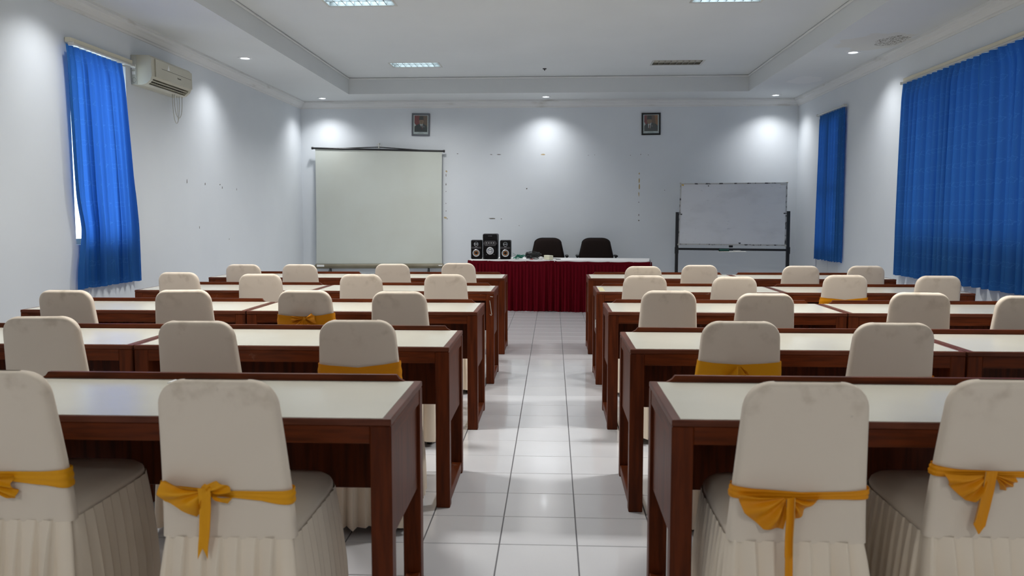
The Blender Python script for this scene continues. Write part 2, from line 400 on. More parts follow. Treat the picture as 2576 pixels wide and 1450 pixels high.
# cornices: stepped plaster along the walls and a small moulding round the tray
CP = [(0,0),(.012,0),(.018,.018),(.035,.022),(.060,.055),(.085,.068),(.092,.088),(.100,.092),(.100,.118),(0,.118)]   # out, up (from bottom)
def cornice(name, a, b, inward):
    m_ = MB(); a = Vector(a); b = Vector(b); n = Vector(inward); z0 = SOF - .118
    k = len(CP)
    vs = [(a.x + n.x*o + (b-a).normalized().x*o, a.y + n.y*o + (b-a).normalized().y*o, z0 + u) for o, u in CP] + \
         [(b.x + n.x*o - (b-a).normalized().x*o, b.y + n.y*o - (b-a).normalized().y*o, z0 + u) for o, u in CP]
    fs = [(i, (i+1) % k, k + (i+1) % k, k + i) for i in range(k)]
    m_.add(vs, fs); m_.build(name, M['cornice'], kind='structure')
cornice('trim_1', (XL,YR,0), (XL,YB,0), (1,0,0)); cornice('trim_2', (XL,YB,0), (XR,YB,0), (0,-1,0)); cornice('trim_3', (XR,YR,0), (XR,YB,0), (-1,0,0))
t4 = MB()
for (x0,x1,y0,y1) in ((TX0,TX0+.02,TY0,TY1-.02),(TX1-.02,TX1,TY0,TY1-.02),(TX0,TX1,TY1-.02,TY1)):
    t4.cbox(x0, x1, y0, y1, TRAY-.030, TRAY-.001, .010)
t4.build('trim_4', M['cornice'], kind='structure')

# floor: recessed grout bed, tiles laid on it
fb = MB(); fb.box(XL - T, XR + T, YR - T, YB + T, -.06, -.0022)
floor = fb.build('floor', M['grout'], kind='structure')
TS, GAP = .33, .0050
GX, GY = -.222, 4.413
tm = MB(); h_ = TS/2 - GAP/2; e_ = .0018
tm.add([(-h_,-h_,-.0022),(h_,-h_,-.0022),(h_,h_,-.0022),(-h_,h_,-.0022),(-h_,-h_,-e_),(h_,-h_,-e_),(h_,h_,-e_),(-h_,h_,-e_),
        (-h_+e_,-h_+e_,0),(h_-e_,-h_+e_,0),(h_-e_,h_-e_,0),(-h_+e_,h_-e_,0)],
       [(0,1,5,4),(1,2,6,5),(2,3,7,6),(3,0,4,7),(4,5,9,8),(5,6,10,9),(6,7,11,10),(7,4,8,11),(8,9,10,11)])
tile_me = tm.mesh('tile', M['tile'])
rest = MB(); n_tile = 0
rt = random.Random(3)
for i in range(-13, 13):
    for j in range(-29, 29):
        cx, cy = GX + (i+.5)*TS, GY + (j+.5)*TS
        x0, x1 = max(cx-h_, XL+.003), min(cx+h_, XR-.003); y0, y1 = max(cy-h_, YR+.003), min(cy+h_, YB-.003)
        if x1 - x0 < .02 or y1 - y0 < .02: continue
        if -4 < i < 4 and 2.3 < cy < 12.6 and n_tile < 290:
            o = bpy.data.objects.new('tile', tile_me); COL.objects.link(o); o.parent = floor; o.location = (cx, cy, 0)
            o.rotation_euler = (rt.uniform(-1,1)*.0007, rt.uniform(-1,1)*.0007, 0); n_tile += 1
        else:
            rest.add([(x0,y0,0),(x1,y0,0),(x1,y1,0),(x0,y1,0),(x0,y0,-.0022),(x1,y0,-.0022),(x1,y1,-.0022),(x0,y1,-.0022)],
                     [(0,1,2,3),(0,4,5,1),(1,5,6,2),(2,6,7,3),(3,7,4,0)])
rest.build('tile_field', M['tile'], parent=floor, kind='stuff')

# paint chips on the end wall
pc = MB(); rc = random.Random(11)
def W(px, py, y=YB):   # point of the plane y=const seen at a pixel of the photograph (used to place wall marks and fittings)
    ct, st, cp, sp_ = math.cos(PITCH), math.sin(PITCH), math.cos(YAW), math.sin(YAW)
    F = Vector((-sp_*ct, cp*ct, -st)); R = Vector((cp, sp_, 0)); U = Vector((-sp_*st, cp*st, ct))
    d = F*F_PX + R*(px-1288) - U*(py-725); s = y / d.y
    return (d.x*s, CAM_H + d.z*s)
def chip(px, py, w, h, m=0):
    x, z = W(px, py); s = 13.8/2094; n = 9; pts = []
    for k in range(n):
        a = 2*PI*k/n; r = rc.uniform(.65, 1.1)
        pts.append((x + math.cos(a)*w*s*.5*r, YB - .0012, z + math.sin(a)*h*s*.5*r))
    pc.prism(pts, lambda p: (p[0], YB + .001, p[2]), lambda p: p, m)
for a in [(1366,389,13,4),(1123,431,5,6),(1608,437,4,7),(1608,455,4,14),(1608,471,4,16),(1607,489,3,12),(1120,548,8,6)]: chip(*a)
for a in [(1151,387,5,2),(1122,441,2,9),(1122,464,2,7),(1122,482,2,3),(1122,512,2,3),(1122,531,2,3),(1238,550,18,3.5),(1261,551,4,2),(1325,475,4,5),(1256,389,12,2),(1236,389,8,1.5),
          (1607,541,2,6),(1607,555,4,3),(1607,509,2,3),(1306,568,2,2),(1612,389,2,3),(1631,390,2,2),(1672,479,2,2),(1125,551,3,2),(1480,391,2,1.5),(1496,390,2,1.5),(1586,391,3,1.5)]: chip(*a, 1)
pc.build('paint_chip', [M['chip'], M['chip_dark']], parent=wall_back, kind='stuff')
lc = MB()
for (y, z, a, b, s) in [(9.4,1.80,.015,.05,0),(9.9,1.79,.02,.03,0),(10.35,1.80,.03,.015,0),(10.42,1.765,.02,.03,0),(10.9,1.76,.012,.03,0),(9.7,1.27,.012,.03,0),(10.6,1.11,.012,.02,0)]:
    lc.prism([(y-a/2,z-b/2),(y+a/2,z-b/3),(y+a/3,z+b/2),(y-a/3,z+b/3)], lambda p: (XL-.001,p[0],p[1]), lambda p: (XL+.0012,p[0],p[1]))
lc.build('paint_chip', M['chip_dark'], parent=bpy.data.objects['wall_left'], kind='stuff')

# windows and the door leaf behind the narrow curtain
def window(name, x, sgn, hole, n_panes):
    y0, y1, z0, z1 = hole; root = bpy.data.objects.new(name, None); COL.objects.link(root); root['kind'] = 'structure'; root.location = (x, (y0+y1)/2, z0)
    inv = lambda o: setattr(o, 'matrix_parent_inverse', Matrix.Translation((-x, -(y0+y1)/2, -z0)))
    f = MB(); xa, xb = sorted((x + sgn*.06, x + sgn*.12)); fw = .05
    f.cbox(xa, xb, y0, y0+fw, z0, z1); f.cbox(xa, xb, y1-fw, y1, z0, z1); f.cbox(xa, xb, y0+fw, y1-fw, z1-fw, z1); f.cbox(xa, xb, y0+fw, y1-fw, z0, z0+fw)
    for k in range(1, n_panes):
        yy = y0 + (y1-y0)*k/n_panes; f.cbox(xa, xb, yy-.025, yy+.025, z0+fw, z1-fw)
    o = f.build('window_frame', M['cream_paint'], root); inv(o)
    for k in range(n_panes):
        g = MB(); a, b = y0 + (y1-y0)*k/n_panes + .03, y0 + (y1-y0)*(k+1)/n_panes - .03; xm = x + sgn*.09
        g.box(xm-.002, xm+.002, a, b, z0+.04, z1-.04); o = g.build('pane', M['glass_dark'] if sgn > 0 else M['glass'], root); inv(o)
    return root
window('window_1', XL, -1, WIN_L, 1); window('window_2', XR, 1, WIN_R, 4)
dr = bpy.data.objects.new('door_1', None); COL.objects.link(dr); dr['kind'] = 'structure'; dr.location = (XR, 12.23, 0)
for k, (a, b) in enumerate(((11.725, 12.225), (12.235, 12.735))):
    d = MB(); x0, x1 = XR + .02, XR + .06
    d.cbox(x0, x1, a, b, .005, .95); d.cbox(x0, x1, a, a+.07, .95, 2.838); d.cbox(x0, x1, b-.07, b, .95, 2.838); d.cbox(x0, x1, a+.07, b-.07, 2.76, 2.838); d.cbox(x0, x1, a+.07, b-.07, 1.75, 1.82)
    o = d.build('door_leaf', M['door_paint'], dr); o.matrix_parent_inverse = Matrix.Translation((-XR, -12.23, 0))
    for z0, z1 in ((.95, 1.75), (1.82, 2.76)):
        g = MB(); g.box(XR+.038, XR+.042, a+.07, b-.07, z0, z1); q = g.build('pane', M['glass_dark'], o)
bk = MB(); bk.box(XR + .10, XR + T, 11.72, 12.74, 0, .95); o = bk.build('door_lining', M['door_paint'], dr); o.matrix_parent_inverse = Matrix.Translation((-XR, -12.23, 0))

# ------------------------------------------------------------------ lamps
def downlight(x, y, on, label):
    t = thing('recessed_downlight', label, 'light', (x, y, SOF), 0, 'recessed downlights in the lower ceiling')
    r = MB(); r.lathe([(.050,.004),(.050,-.004),(.056,-.009),(.082,-.006),(.084,.0)], seg=32); r.build('trim_ring', M['lamp_ring'], t, smooth=True, angle=40)
    c = MB(); c.lathe([(.050,.0),(.046,.05),(.040,.10)], seg=24); c.disc((0,0,.10), .040, seg=24, flip=True); c.build('reflector_can', M['reflector'], t, smooth=True, angle=40)
    b = MB(); b.lathe([(.045,.008),(.043,.004),(.030,.0),(.001,-.001)], seg=24); b.lathe([(.045,.008),(.045,.02),(.001,.021)], seg=24); b.build('bulb', M['glow'] if on else M['tube_off'], t, smooth=True)
    if on:
        l = bpy.data.lights.new('downlight_beam', 'SPOT'); l.energy = SPOT_W; l.color = LAMP_COL; l.spot_size = math.radians(126); l.spot_blend = 1.0; l.shadow_soft_size = .045
        o = bpy.data.objects.new('downlight_beam', l); COL.objects.link(o); o.parent = t; o.location = (0, 0, -.012)
DL = ['lit round downlight in the corner between air conditioner wall and screen wall', 'lit round downlight above the bare middle of the end wall', 'lit round downlight in the corner above the whiteboard stand',
      'lit round downlight on the ceiling strip just beyond the air conditioner', 'lit round downlight beside the brown water stain on the ceiling', 'lit round downlight above the small window with a single curtain', 'unlit round downlight above the wide curtained window',
      'unlit round downlight over the nearest air conditioner side wall', 'unlit round downlight over the nearest whiteboard side wall', 'unseen fill downlight added behind the viewer on the air conditioner side', 'unseen fill downlight added behind the viewer on the whiteboard side']
for (x, y, on), lb in zip(DOWN, DL): downlight(x, y, on, lb)

def troffer(x, y, on, label):
    t = thing('louvred_ceiling_light', label, 'light', (x, y, TRAY), 0, 'louvred fluorescent lights in the raised ceiling')
    f = MB(); a, b, w = TW, TD, .026
    k = .012; f.cbox(-a-w, a+w, -b-w, -b-k, -.004, .0005, .001); f.cbox(-a-w, a+w, b+k, b+w, -.004, .0005, .001); f.cbox(-a-w, -a-k, -b-k, b+k, -.004, .0005, .001); f.cbox(a+k, a+w, -b-k, b+k, -.004, .0005, .001)
    f.build('frame', M['alu'], t)
    h = MB(); d = .10
    h.add([(-a,-b,0),(a,-b,0),(a,b,0),(-a,b,0),(-a,-b,d),(a,-b,d),(a,b,d),(-a,b,d)], [(0,1,5,4),(1,2,6,5),(2,3,7,6),(3,0,4,7),(4,5,6,7)])
    h.build('housing', M['louvre_lit'] if on else M['reflector_old'], t)
    lm = M['louvre_lit'] if on else M['reflector_old']
    for k in range(1, 8):
        xx = -a + 2*a*k/8; q = MB(); q.cbox(xx-.0025, xx+.0025, -b+.004, b-.004, .002, .040, .001); q.build('louvre_blade', lm, t)
    q = MB(); q.prism([(-.012,.045),(.012,.045),(.003,.002),(-.003,.002)], lambda p: (-a+.004,p[0],p[1]), lambda p: (a-.004,p[0],p[1])); q.build('louvre_spine', lm, t)
    for s in (-.08, .08):
        q = MB(); q.tube([(-a+.03,s,.070),(a-.03,s,.070)], .013, 12); q.build('fluorescent_tube', M['tube'] if on else M['tube_off'], t, smooth=True, angle=40)
    if on:
        l = bpy.data.lights.new('troffer_glow', 'AREA'); l.shape = 'RECTANGLE'; l.size = 2*a-.06; l.size_y = 2*b-.04; l.energy = TROFFER_W * on; l.color = (1.0,.985,.955)
        o = bpy.data.objects.new('troffer_glow', l); COL.objects.link(o); o.parent = t; o.location = (0, 0, .050)
TL = ['lit louvred ceiling light nearest the projection screen', 'unlit louvred ceiling light with dark mirrored cells', 'lit louvred ceiling light, second from the projection screen', 'lit louvred ceiling light, second from the whiteboard wall',
      'lit louvred ceiling light overhead, third from the projection screen', 'lit louvred ceiling light overhead, third from the whiteboard wall', 'unlit louvred ceiling light above the last desk row on the screen side', 'unlit louvred ceiling light above the last desk row on the whiteboard side', 'unseen louvred fill light added behind the viewer on the screen side', 'unseen louvred fill light added behind the viewer on the whiteboard side']
for (x, y, on), lb in zip(TROF, TL): troffer(x, y, on, lb)
hk = MB(); hk.lathe([(.001,0),(.030,-.001),(.026,-.010),(.008,-.012),(.007,-.028),(.001,-.03)], seg=16)
tag(hk.build('ceiling_hook', M['black_plastic'], loc=(-.13, 12.32, TRAY), smooth=True, angle=40), 'small dark hook plate in the middle of the raised ceiling', 'hook')

# ------------------------------------------------------------------ curtains and rails
def curtain(name, label, x, sgn, top_y, bot_y, z0, z1, folds, seed, amp=.030, base=.058, slit=0.):
    """sgn: direction into the room; top_y, bot_y: (near,far) edges at heading and hem"""
    r = random.Random(seed); ph = [r.uniform(0, 2*PI) for _ in range(6)]
    wv = [r.uniform(.6, 1.4) for _ in range(folds + 1)]; cum = [0]
    for w in wv: cum.append(cum[-1] + w)
    def warp(u):
        s = u * folds; i = min(int(s), folds - 1); fr = s - i
        return (cum[i] + (cum[i+1]-cum[i])*fr) / cum[folds]
    am = [r.uniform(.55, 1.25) for _ in range(folds + 2)]
    b = MB(); nv = 44
    def fn(u, v):
        z = z1 + (z0 - z1)*v
        e = 1 - (1-v)**2.2 if v < 1 else 1
        e = min(1., v*1.35)**.8
        ya = top_y[0] + (bot_y[0]-top_y[0])*e; yb = top_y[1] + (bot_y[1]-top_y[1])*e
        head = max(0., 1 - v/.075)          # pinch-pleat heading
        k = u*folds; i = int(min(k, folds-1e-6)); A = am[i]*(1-(k-i)) + am[i+1]*(k-i)
        c = math.sin(2*PI*k + .5*math.sin(3*v + ph[0] + i))
        c = math.copysign(abs(c)**.7, c)
        c2 = math.sin(2*PI*k*.5 + ph[1] + v*1.5)
        a = amp*(.75 + .25*min(1, v*2))*A*(1 - .25*head)
        off = base + a*c + .010*c2*v
        sharp = .020*math.sin(2*PI*k*1 + 1.2)*(1-head)
        y = ya + (yb-ya)*(warp(u)*(1-head) + u*head) + .012*math.sin(2*PI*k + 1.57)*(.4+.6*v)*(1-head)
        if v > .85: z += .006*math.sin(2*PI*k + ph[2])*(v-.85)/.15
        if slit: y += slit*(1-u)**4*math.exp(-((z-1.24)/.24)**2)
        return (x + sgn*off, y, z)
    W_ = abs(bot_y[1]-bot_y[0])*1.6; H_ = z1 - z0
    b.grid(fn, folds*18, nv, uv=lambda u, v: (u*W_, v*H_))
    o = b.build(name, M['curtain'], smooth=True); tag(o, label, 'curtain', 'blue pleated curtains'); return o
def rail(label, x, sgn, y0, y1, z, big):
    t = thing('curtain_rail', label, 'curtain rail', (x, (y0+y1)/2, z), 0, 'curtain rails over the windows'); hl = (y1-y0)/2
    X = lambda a, b: sorted((sgn*a, sgn*b))
    if big:
        q = MB(); a, b = X(.001, .055); q.cbox(a, b, -hl, hl, -.012, .030, .004); q.build('pelmet_board', M['cream_paint'], t)
    q = MB(); a, b = X(.040, .078); q.cbox(a, b, -hl, hl, -.034, -.014, .004); q.build('track', M['alu'], t)
    for e in (-hl, hl):
        q = MB(); a, b = X(.032, .084); q.cbox(a, b, e-.008, e+.008, -.040, -.008, .004); q.build('end_cap', M['alu'], t)
    for k in range(3):
        yy = -hl*.8 + 1.6*hl*k/2; q = MB(); a, b = X(.0005, .05); q.cbox(a, b, yy-.012, yy+.012, -.030, -.014, .003); q.build('bracket', M['alu'], t)
rail('cream curtain rail above the small window beside the air conditioner', XL, 1, 7.08, 8.14, 2.895, True)
rail('thin pale curtain rail above the narrow curtain by the whiteboard', XR, -1, 11.48, 12.60, 2.905, False)
rail('long cream curtain rail above the wide curtained window', XR, -1, 5.85, 9.64, 2.90, True)
curtain('curtain', 'narrow backlit blue curtain beside the air conditioner', XL, 1, (6.985, 7.95), (7.03, 8.12), .762, 2.850, 11, 1, slit=.075)
curtain('curtain', 'narrow blue curtain between the whiteboard and the wide window', XR, -1, (12.56, 11.52), (12.60, 11.50), .775, 2.866, 10, 5, amp=.022, base=.045)
curtain('curtain', 'wide blue curtain, the half towards the whiteboard', XR, -1, (9.60, 7.92), (9.66, 7.90), .745, 2.862, 14, 3, amp=.036, base=.062)
curtain('curtain', 'wide blue curtain, the half cut off by the picture edge', XR, -1, (7.89, 5.90), (7.87, 5.88), .750, 2.862, 15, 4, amp=.036, base=.062)

# ------------------------------------------------------------------ air conditioner
def make_ac():
    t = thing('air_conditioner', 'cream split air conditioner high on the wall beside the narrow curtain', 'air conditioner', (XL, 8.665, 2.70))
    hl = .455
    prof = [(.002,0),(.105,.0),(.150,.012),(.118,.028),(.110,.060),(.178,.078),(.198,.064),(.208,.085),(.205,.270),(.185,.290),(.002,.293)]
    b = MB(); b.prism(prof, lambda p: (p[0],-hl+.05,p[1]), lambda p: (p[0],hl-.05,p[1])); b.build('body', M['ac'], t)
    solid = [(.002,0),(.105,0),(.150,.012),(.192,.048),(.208,.085),(.205,.270),(.185,.290),(.002,.293)]
    for a, c in ((-hl,-hl+.05),(hl-.05,hl)):
        e = MB(); e.prism(solid, lambda p: (p[0],a,p[1]), lambda p: (p[0],c,p[1])); e.build('end_cover', M['ac'], t)
    e = MB(); e.cbox(.003,.060,-hl-.004,-hl,.004,.290,.001); q = e.build('side_plate', M['ac_grey'], t)
    e = MB(); e.cbox(.012,.045,-hl-.006,-hl-.004,.15,.19,.0005); e.cbox(.012,.045,-hl-.006,-hl-.004,.10,.13,.0005); e.build('rating_label', M['paper'], q)
    e = MB(); e.tube([(.03+.02*math.cos(a*.3), -hl-.004, .045+.025*math.sin(a*.3)) for a in range(22)], .0012, 5); e.build('knockout_mark', M['ac_dark'], q)
    fp = MB(); fp.prism([(.2085,.088),(.219,.090),(.217,.262),(.2065,.268)], lambda p: (p[0],-hl+.075,p[1]), lambda p: (p[0],hl+.002,p[1])); f = fp.build('front_panel', M['ac'], t)
    g = MB(); g.cbox(.2165,.2190,-hl+.20,hl-.02,.186,.189,.0005); g.build('panel_groove', M['ac_dark'], f)
    text_part('brand_mark', 'Panasonic', .022, M['ac_dark'], f, (.2192, .14, .150), (PI/2, 0, PI/2))
    sv = MB(); sv.prism([(-.25,.20),(-.195,.205),(-.215,.245),(-.22,.262)], lambda p: (.2165,p[0]+.12,p[1]-.008), lambda p: (.2190,p[0]+.12,p[1]-.008)); sv.build('sticker', M['paper'], f)
    d = MB(); d.box(.100,.112,-hl+.051,hl-.051,.024,.066); d.build('outlet_recess', M['ac_dark'], t)
    for z0, x0 in ((.030,.128),(.050,.150)):
        v = MB(); v.cbox(x0, x0+.030, -hl+.055, hl-.055, z0, z0+.005, .001); v.build('louvre_vane', M['ac'], t)
    for k in range(17):
        v = MB(); yy = -hl+.09+k*(2*hl-.18)/16; v.cbox(.113,.138,yy-.002,yy+.002,.036,.049,.0008); v.build('guide_fin', M['ac'], t)
    c = MB()
    for (y0, y1, dz, x) in ((.20,.36,.30,.11),(.22,.41,.24,.12)):
        pts = [(x, y0 + (y1-y0)*.5*(1-math.cos(PI*k/16)), .002 - dz*math.sin(PI*k/16)**.75) for k in range(17)]
        c.tube(pts, .0035, 6)
    c.tube([(.10,.33,.0),(.10,.335,-.12),(.11,.32,-.27)], .0025, 6)
    c.build('drain_cable', M['ac_grey'], t, smooth=True)
make_ac()

# ------------------------------------------------------------------ desks
DL_, DD, DH = 1.515, .60, .776
def make_desk():
    t = thing('writing_desk', '', 'desk')
    hx = DL_/2; lw, ld = .066, .060
    b = MB(); b.cbox(-hx, hx, 0, DD, DH-.022, DH-.0015, .0025); b.build('tabletop', M['wood_top'], t)
    b = MB(); b.box(-hx+.027, hx-.027, .010, DD-.022, DH-.0018, DH); b.build('writing_surface', M['laminate'], t)
    b = MB(); z0, z1 = DH-.001, DH+.024
    pr = [(-hx+.062,z0),(-hx+.070,z0+.004),(-hx+.083,z0+.012),(-hx+.093,z1),(hx-.093,z1),(hx-.083,z0+.012),(hx-.070,z0+.004),(hx-.062,z0)]
    b.prism(pr, lambda p: (p[0],DD-.021,p[1]), lambda p: (p[0],DD-.001,p[1])); b.build('rear_ledge', M['wood_rail'], t)
    b = MB(); b.cbox(-hx+lw, hx-lw, .003, .025, DH-.078, DH-.022, .002); b.build('apron', M['wood_rail'], t)
    b = MB(); b.cbox(-hx+lw, hx-lw, DD-.040, DD-.022, .375, DH-.022, .002); b.build('modesty_panel', M['wood'], t)
    for s in (-1, 1):
        def X(a, c): return sorted((s*(hx-a), s*(hx-c)))
        x0, x1 = X(0, lw)
        for y0, y1 in ((.001, ld), (DD-ld, DD-.001)):
            b = MB(); b.cbox(x0, x1, y0, y1, 0, DH-.022, .0035); b.build('leg', M['wood'], t)
        x0, x1 = X(.002, .040)
        b = MB(); b.cbox(x0, x1, ld, DD-ld, DH-.076, DH-.022, .002); b.build('side_rail', M['wood_rail'], t)
        x0, x1 = X(.011, .030)
        b = MB(); b.cbox(x0, x1, ld, DD-ld, .385, DH-.074, .002); b.build('side_panel', M['wood'], t)
        x0, x1 = X(.004, .055)
        b = MB(); b.cbox(x0, x1, ld, DD-ld, .012, .064, .003); b.build('stretcher', M['wood_rail'], t)
    return t
ROW_L = {1: 2.445, 2: 3.85, 3: 5.32, 4: 6.835, 5: 8.35}
ROW_R = {1: 2.48, 2: 3.835, 3: 5.37, 4: 6.845, 5: 8.395}
NTH = {5: 'first', 4: 'second', 3: 'third', 2: 'fourth', 1: 'last'}
desk0 = make_desk(); used = False; DESK = {}
extra = {(1,'L','a'): 'brown desk with white paper scrap on its cream top, last row, air-conditioner side',
         (4,'R','a'): 'brown desk with tape strip and white hook, aisle end of second row, whiteboard side',
         (4,'L','a'): 'brown desk with scuffed white scratches on its leg, second row, air-conditioner side'}
for side, rows in (('L', ROW_L), ('R', ROW_R)):
    for r in (1, 2, 3, 4, 5):
        for pos in ('a', 'w'):
            if r == 1 and pos == 'w': continue
            if side == 'L': cx = -.485 - DL_/2 if pos == 'a' else -.485 - DL_*1.5 - .010
            else: cx = .360 + DL_/2 if pos == 'a' else .360 + DL_*1.5 + .010
            lab = extra.get((r, side, pos)) or 'brown desk with cream top, %s end of %s row from head table, %s side' % ('aisle' if pos == 'a' else 'wall', NTH[r], 'air-conditioner' if side == 'L' else 'whiteboard')
            loc = (cx, rows[r], 0); grp = 'brown desks in rows'
            if not used: desk0.location = loc; desk0['label'] = lab; desk0['group'] = grp; used = True; DESK[r, side, pos] = desk0
            else: DESK[r, side, pos] = copy_tree(desk0, loc, 0, lab, grp)
# marks that only single desks carry
d = DESK[4,'R','a']
q = MB(); q.box(-DL_/2+.030, -DL_/2+.075, .06, .43, DH, DH+.0006); q.build('tape_strip', M['tape'], d)
q = MB(); q.tube([(-DL_/2-.003+.0*k, .025+.012*math.sin(k*.55), .52+.018*math.cos(k*.55)) for k in range(10)] + [(-DL_/2-.003,.018,.50),(-DL_/2-.003,.018,.475)], .0045, 6); q.build('white_hook', M['white_plastic'], d, smooth=True)
d = DESK[4,'L','a']
q = MB(); q.tube([(DL_/2-.035, -.0005, .70),(DL_/2-.030,-.0005,.67),(DL_/2-.022,-.0005,.61),(DL_/2-.018,-.0005,.585),(DL_/2-.022,-.0005,.575),(DL_/2-.032,-.0005,.585)], .0025, 5)
q.tube([(DL_/2-.030,-.0005,.733),(DL_/2-.008,-.0005,.731)], .002, 5); q.build('scratch', M['alu'], d)
def scrap(px, y, z, pts, label):
    b = MB(); b.prism(pts, lambda p: (p[0],p[1],0.0003), lambda p: (p[0],p[1],0.0012 + p[2])); o = b.build('paper_scrap', M['paper'], loc=(px, y, z)); tag(o, label, 'paper')
scrap(-1.385, 2.95, DH, [(-.022,-.01,.003),(.0,-.006,.006),(.012,-.014,.0),(.006,.006,.012),(-.004,.016,.010)], 'small crumpled white paper scrap by the ledge of the near desk')

# ------------------------------------------------------------------ banquet chairs
CT = .945
def lean(z): return -.070*max(0., (z-.50)/(CT-.50))**1.25 if z > .5 else 0.0
def halfw(z):
    if z > .5: return .190 - .024*min(1, (z-.5)/.37)
    return .190 + (.5-z)*.05
def cross(z, s, grow=0.0):
    """point s in 0..1 round the back's section at height z"""
    R = .078; w = halfw(z)
    if z > CT - R: w = w - R + math.sqrt(max(0, R*R - (z-(CT-R))**2))
    th = .056; rr = .024
    if z > CT - .020: th *= math.sqrt(max(0.0, 1 - ((z-(CT-.020))/.0205)**2))
    w += grow; hy = th/2 + grow; e = 5.0
    a = 2*PI*s; c, d = math.cos(a), math.sin(a)
    # superellipse with the flat faces front and rear
    x = w*math.copysign(abs(c)**(2/9.0), c) if True else 0
    y = hy*math.copysign(abs(d)**(2/3.2), d)
    return (x, lean(z) + .028 + y, z)
def back_mesh():
    b = MB(); zs = [.484,.487,.50,.53,.56,.60,.65,.70,.75,.80,.84,.867,.88,.893,.905,.915,.922,.928,.933,.937,.940,.9425,.944,CT]
    n = 56
    def sp(i):
        k = i*n; q = k % (n/4) / (n/4); base = int(k // (n/4)) / 4
        return base + q/4
    b.grid(lambda u, v: cross(zs[min(int(round(v*(len(zs)-1))), len(zs)-1)], u), n, len(zs)-1, close_u=True)
    return b
def ring_table():
    pts = []
    for k in range(1440):
        a = 2*PI*k/1440; c, d = math.cos(a), math.sin(a); e = 2/4.5 if d > 0 else 2/11
        pts.append((.190*math.copysign(abs(c)**e, c), .272 + .270*math.copysign(abs(d)**e, d)))
    cum = [0]
    for k in range(1440): cum.append(cum[-1] + math.dist(pts[k], pts[(k+1) % 1440]))
    return pts, cum
RP, RC = ring_table()
def ring_at(s):
    import bisect
    q = (s % 1.0)*RC[-1]; k = min(bisect.bisect_right(RC, q) - 1, 1439); f = (q - RC[k])/max(1e-9, RC[k+1]-RC[k])
    a, b = RP[k], RP[(k+1) % 1440]; x, y = a[0]+(b[0]-a[0])*f, a[1]+(b[1]-a[1])*f
    a, b = RP[(k-14) % 1440], RP[(k+15) % 1440]; tx, ty = b[0]-a[0], b[1]-a[1]; l = math.hypot(tx, ty) or 1
    return x, y, ty/l, -tx/l
def seat_ring(z, s, grow):
    """rounded seat outline, y from 0 to .54; grow moves it outward"""
    x, y, nx, ny = ring_at(s)
    if grow < -.03: k = 1 + grow/.20; return (x*k, .272 + (y-.272)*k, z)
    return (x + nx*grow, y + ny*grow, z)
def make_chair():
    t = thing('banquet_chair', '', 'chair')
    back_mesh().build('backrest', M['cover'], t, smooth=True)
    b = MB(); prof = [(.462,-.002),(.482,-.002),(.500,-.003),(.510,-.008),(.518,-.018),(.524,-.028),(.527,-.06),(.529,-.12),(.529,-.199)]
    b.grid(lambda u, v: seat_ring(prof[int(round(v*(len(prof)-1)))][0], u, prof[int(round(v*(len(prof)-1)))][1]), 64, len(prof)-1, close_u=True)
    b.build('seat', M['cover'], t, smooth=True)
    r = random.Random(5); NP = 34; am = [r.uniform(.6,1.3) for _ in range(NP)]; ds = [r.uniform(-.25,.25) for _ in range(NP)]
    b = MB()
    def sk(u, v):
        z = .490 - .454*v
        k = u*NP; i = int(k) % NP; p = k - int(k)
        saw = (p/.84 if p < .84 else (1-p)/.16)
        a = (.0035 + .013*min(1, v*1.8)**.8)*am[i]*(1 + ds[i]*v)
        flare = .001 + .026*(1-(1-v)**2.0)
        if ring_at(u)[1] < .03: a *= 3.0
        x, y, _ = seat_ring(z, u, flare + a*(saw-.25))
        if y < .02: y -= .030*v
        return (x, y, z + .004*math.sin(u*50)*v)
    b.grid(sk, NP*12, 9, close_u=True); b.build('skirt', M['skirt'], t, smooth=True)
    for sx in (-1, 1):
        for y0, y1 in ((.05, .03), (.47, .50)):
            q = MB(); q.tube([(sx*.155, y0, .452), (sx*.165, y1, .022)], .0105, 10); l = q.build('leg', M['chrome'], t, smooth=True, angle=40)
            q = MB(); q.lathe([(.001,0),(.015,0),(.0155,.004),(.0155,.030),(.012,.036),(.001,.036)], (sx*.165, y1, 0), seg=12); q.build('foot', M['black_rubber'], l, smooth=True, angle=40)
    return t
chair0 = make_chair(); chair_used = False
HC = CT
def project_back(px, py, z):
    ct, st, cp, sp_ = math.cos(PITCH), math.sin(PITCH), math.cos(YAW), math.sin(YAW)
    F = Vector((-sp_*ct, cp*ct, -st)); R = Vector((cp, sp_, 0)); U = Vector((-sp_*st, cp*st, ct))
    d = F*F_PX + R*(px-1288) - U*(py-725); s = (z - CAM_H)/d.z
    return d.x*s, d.y*s
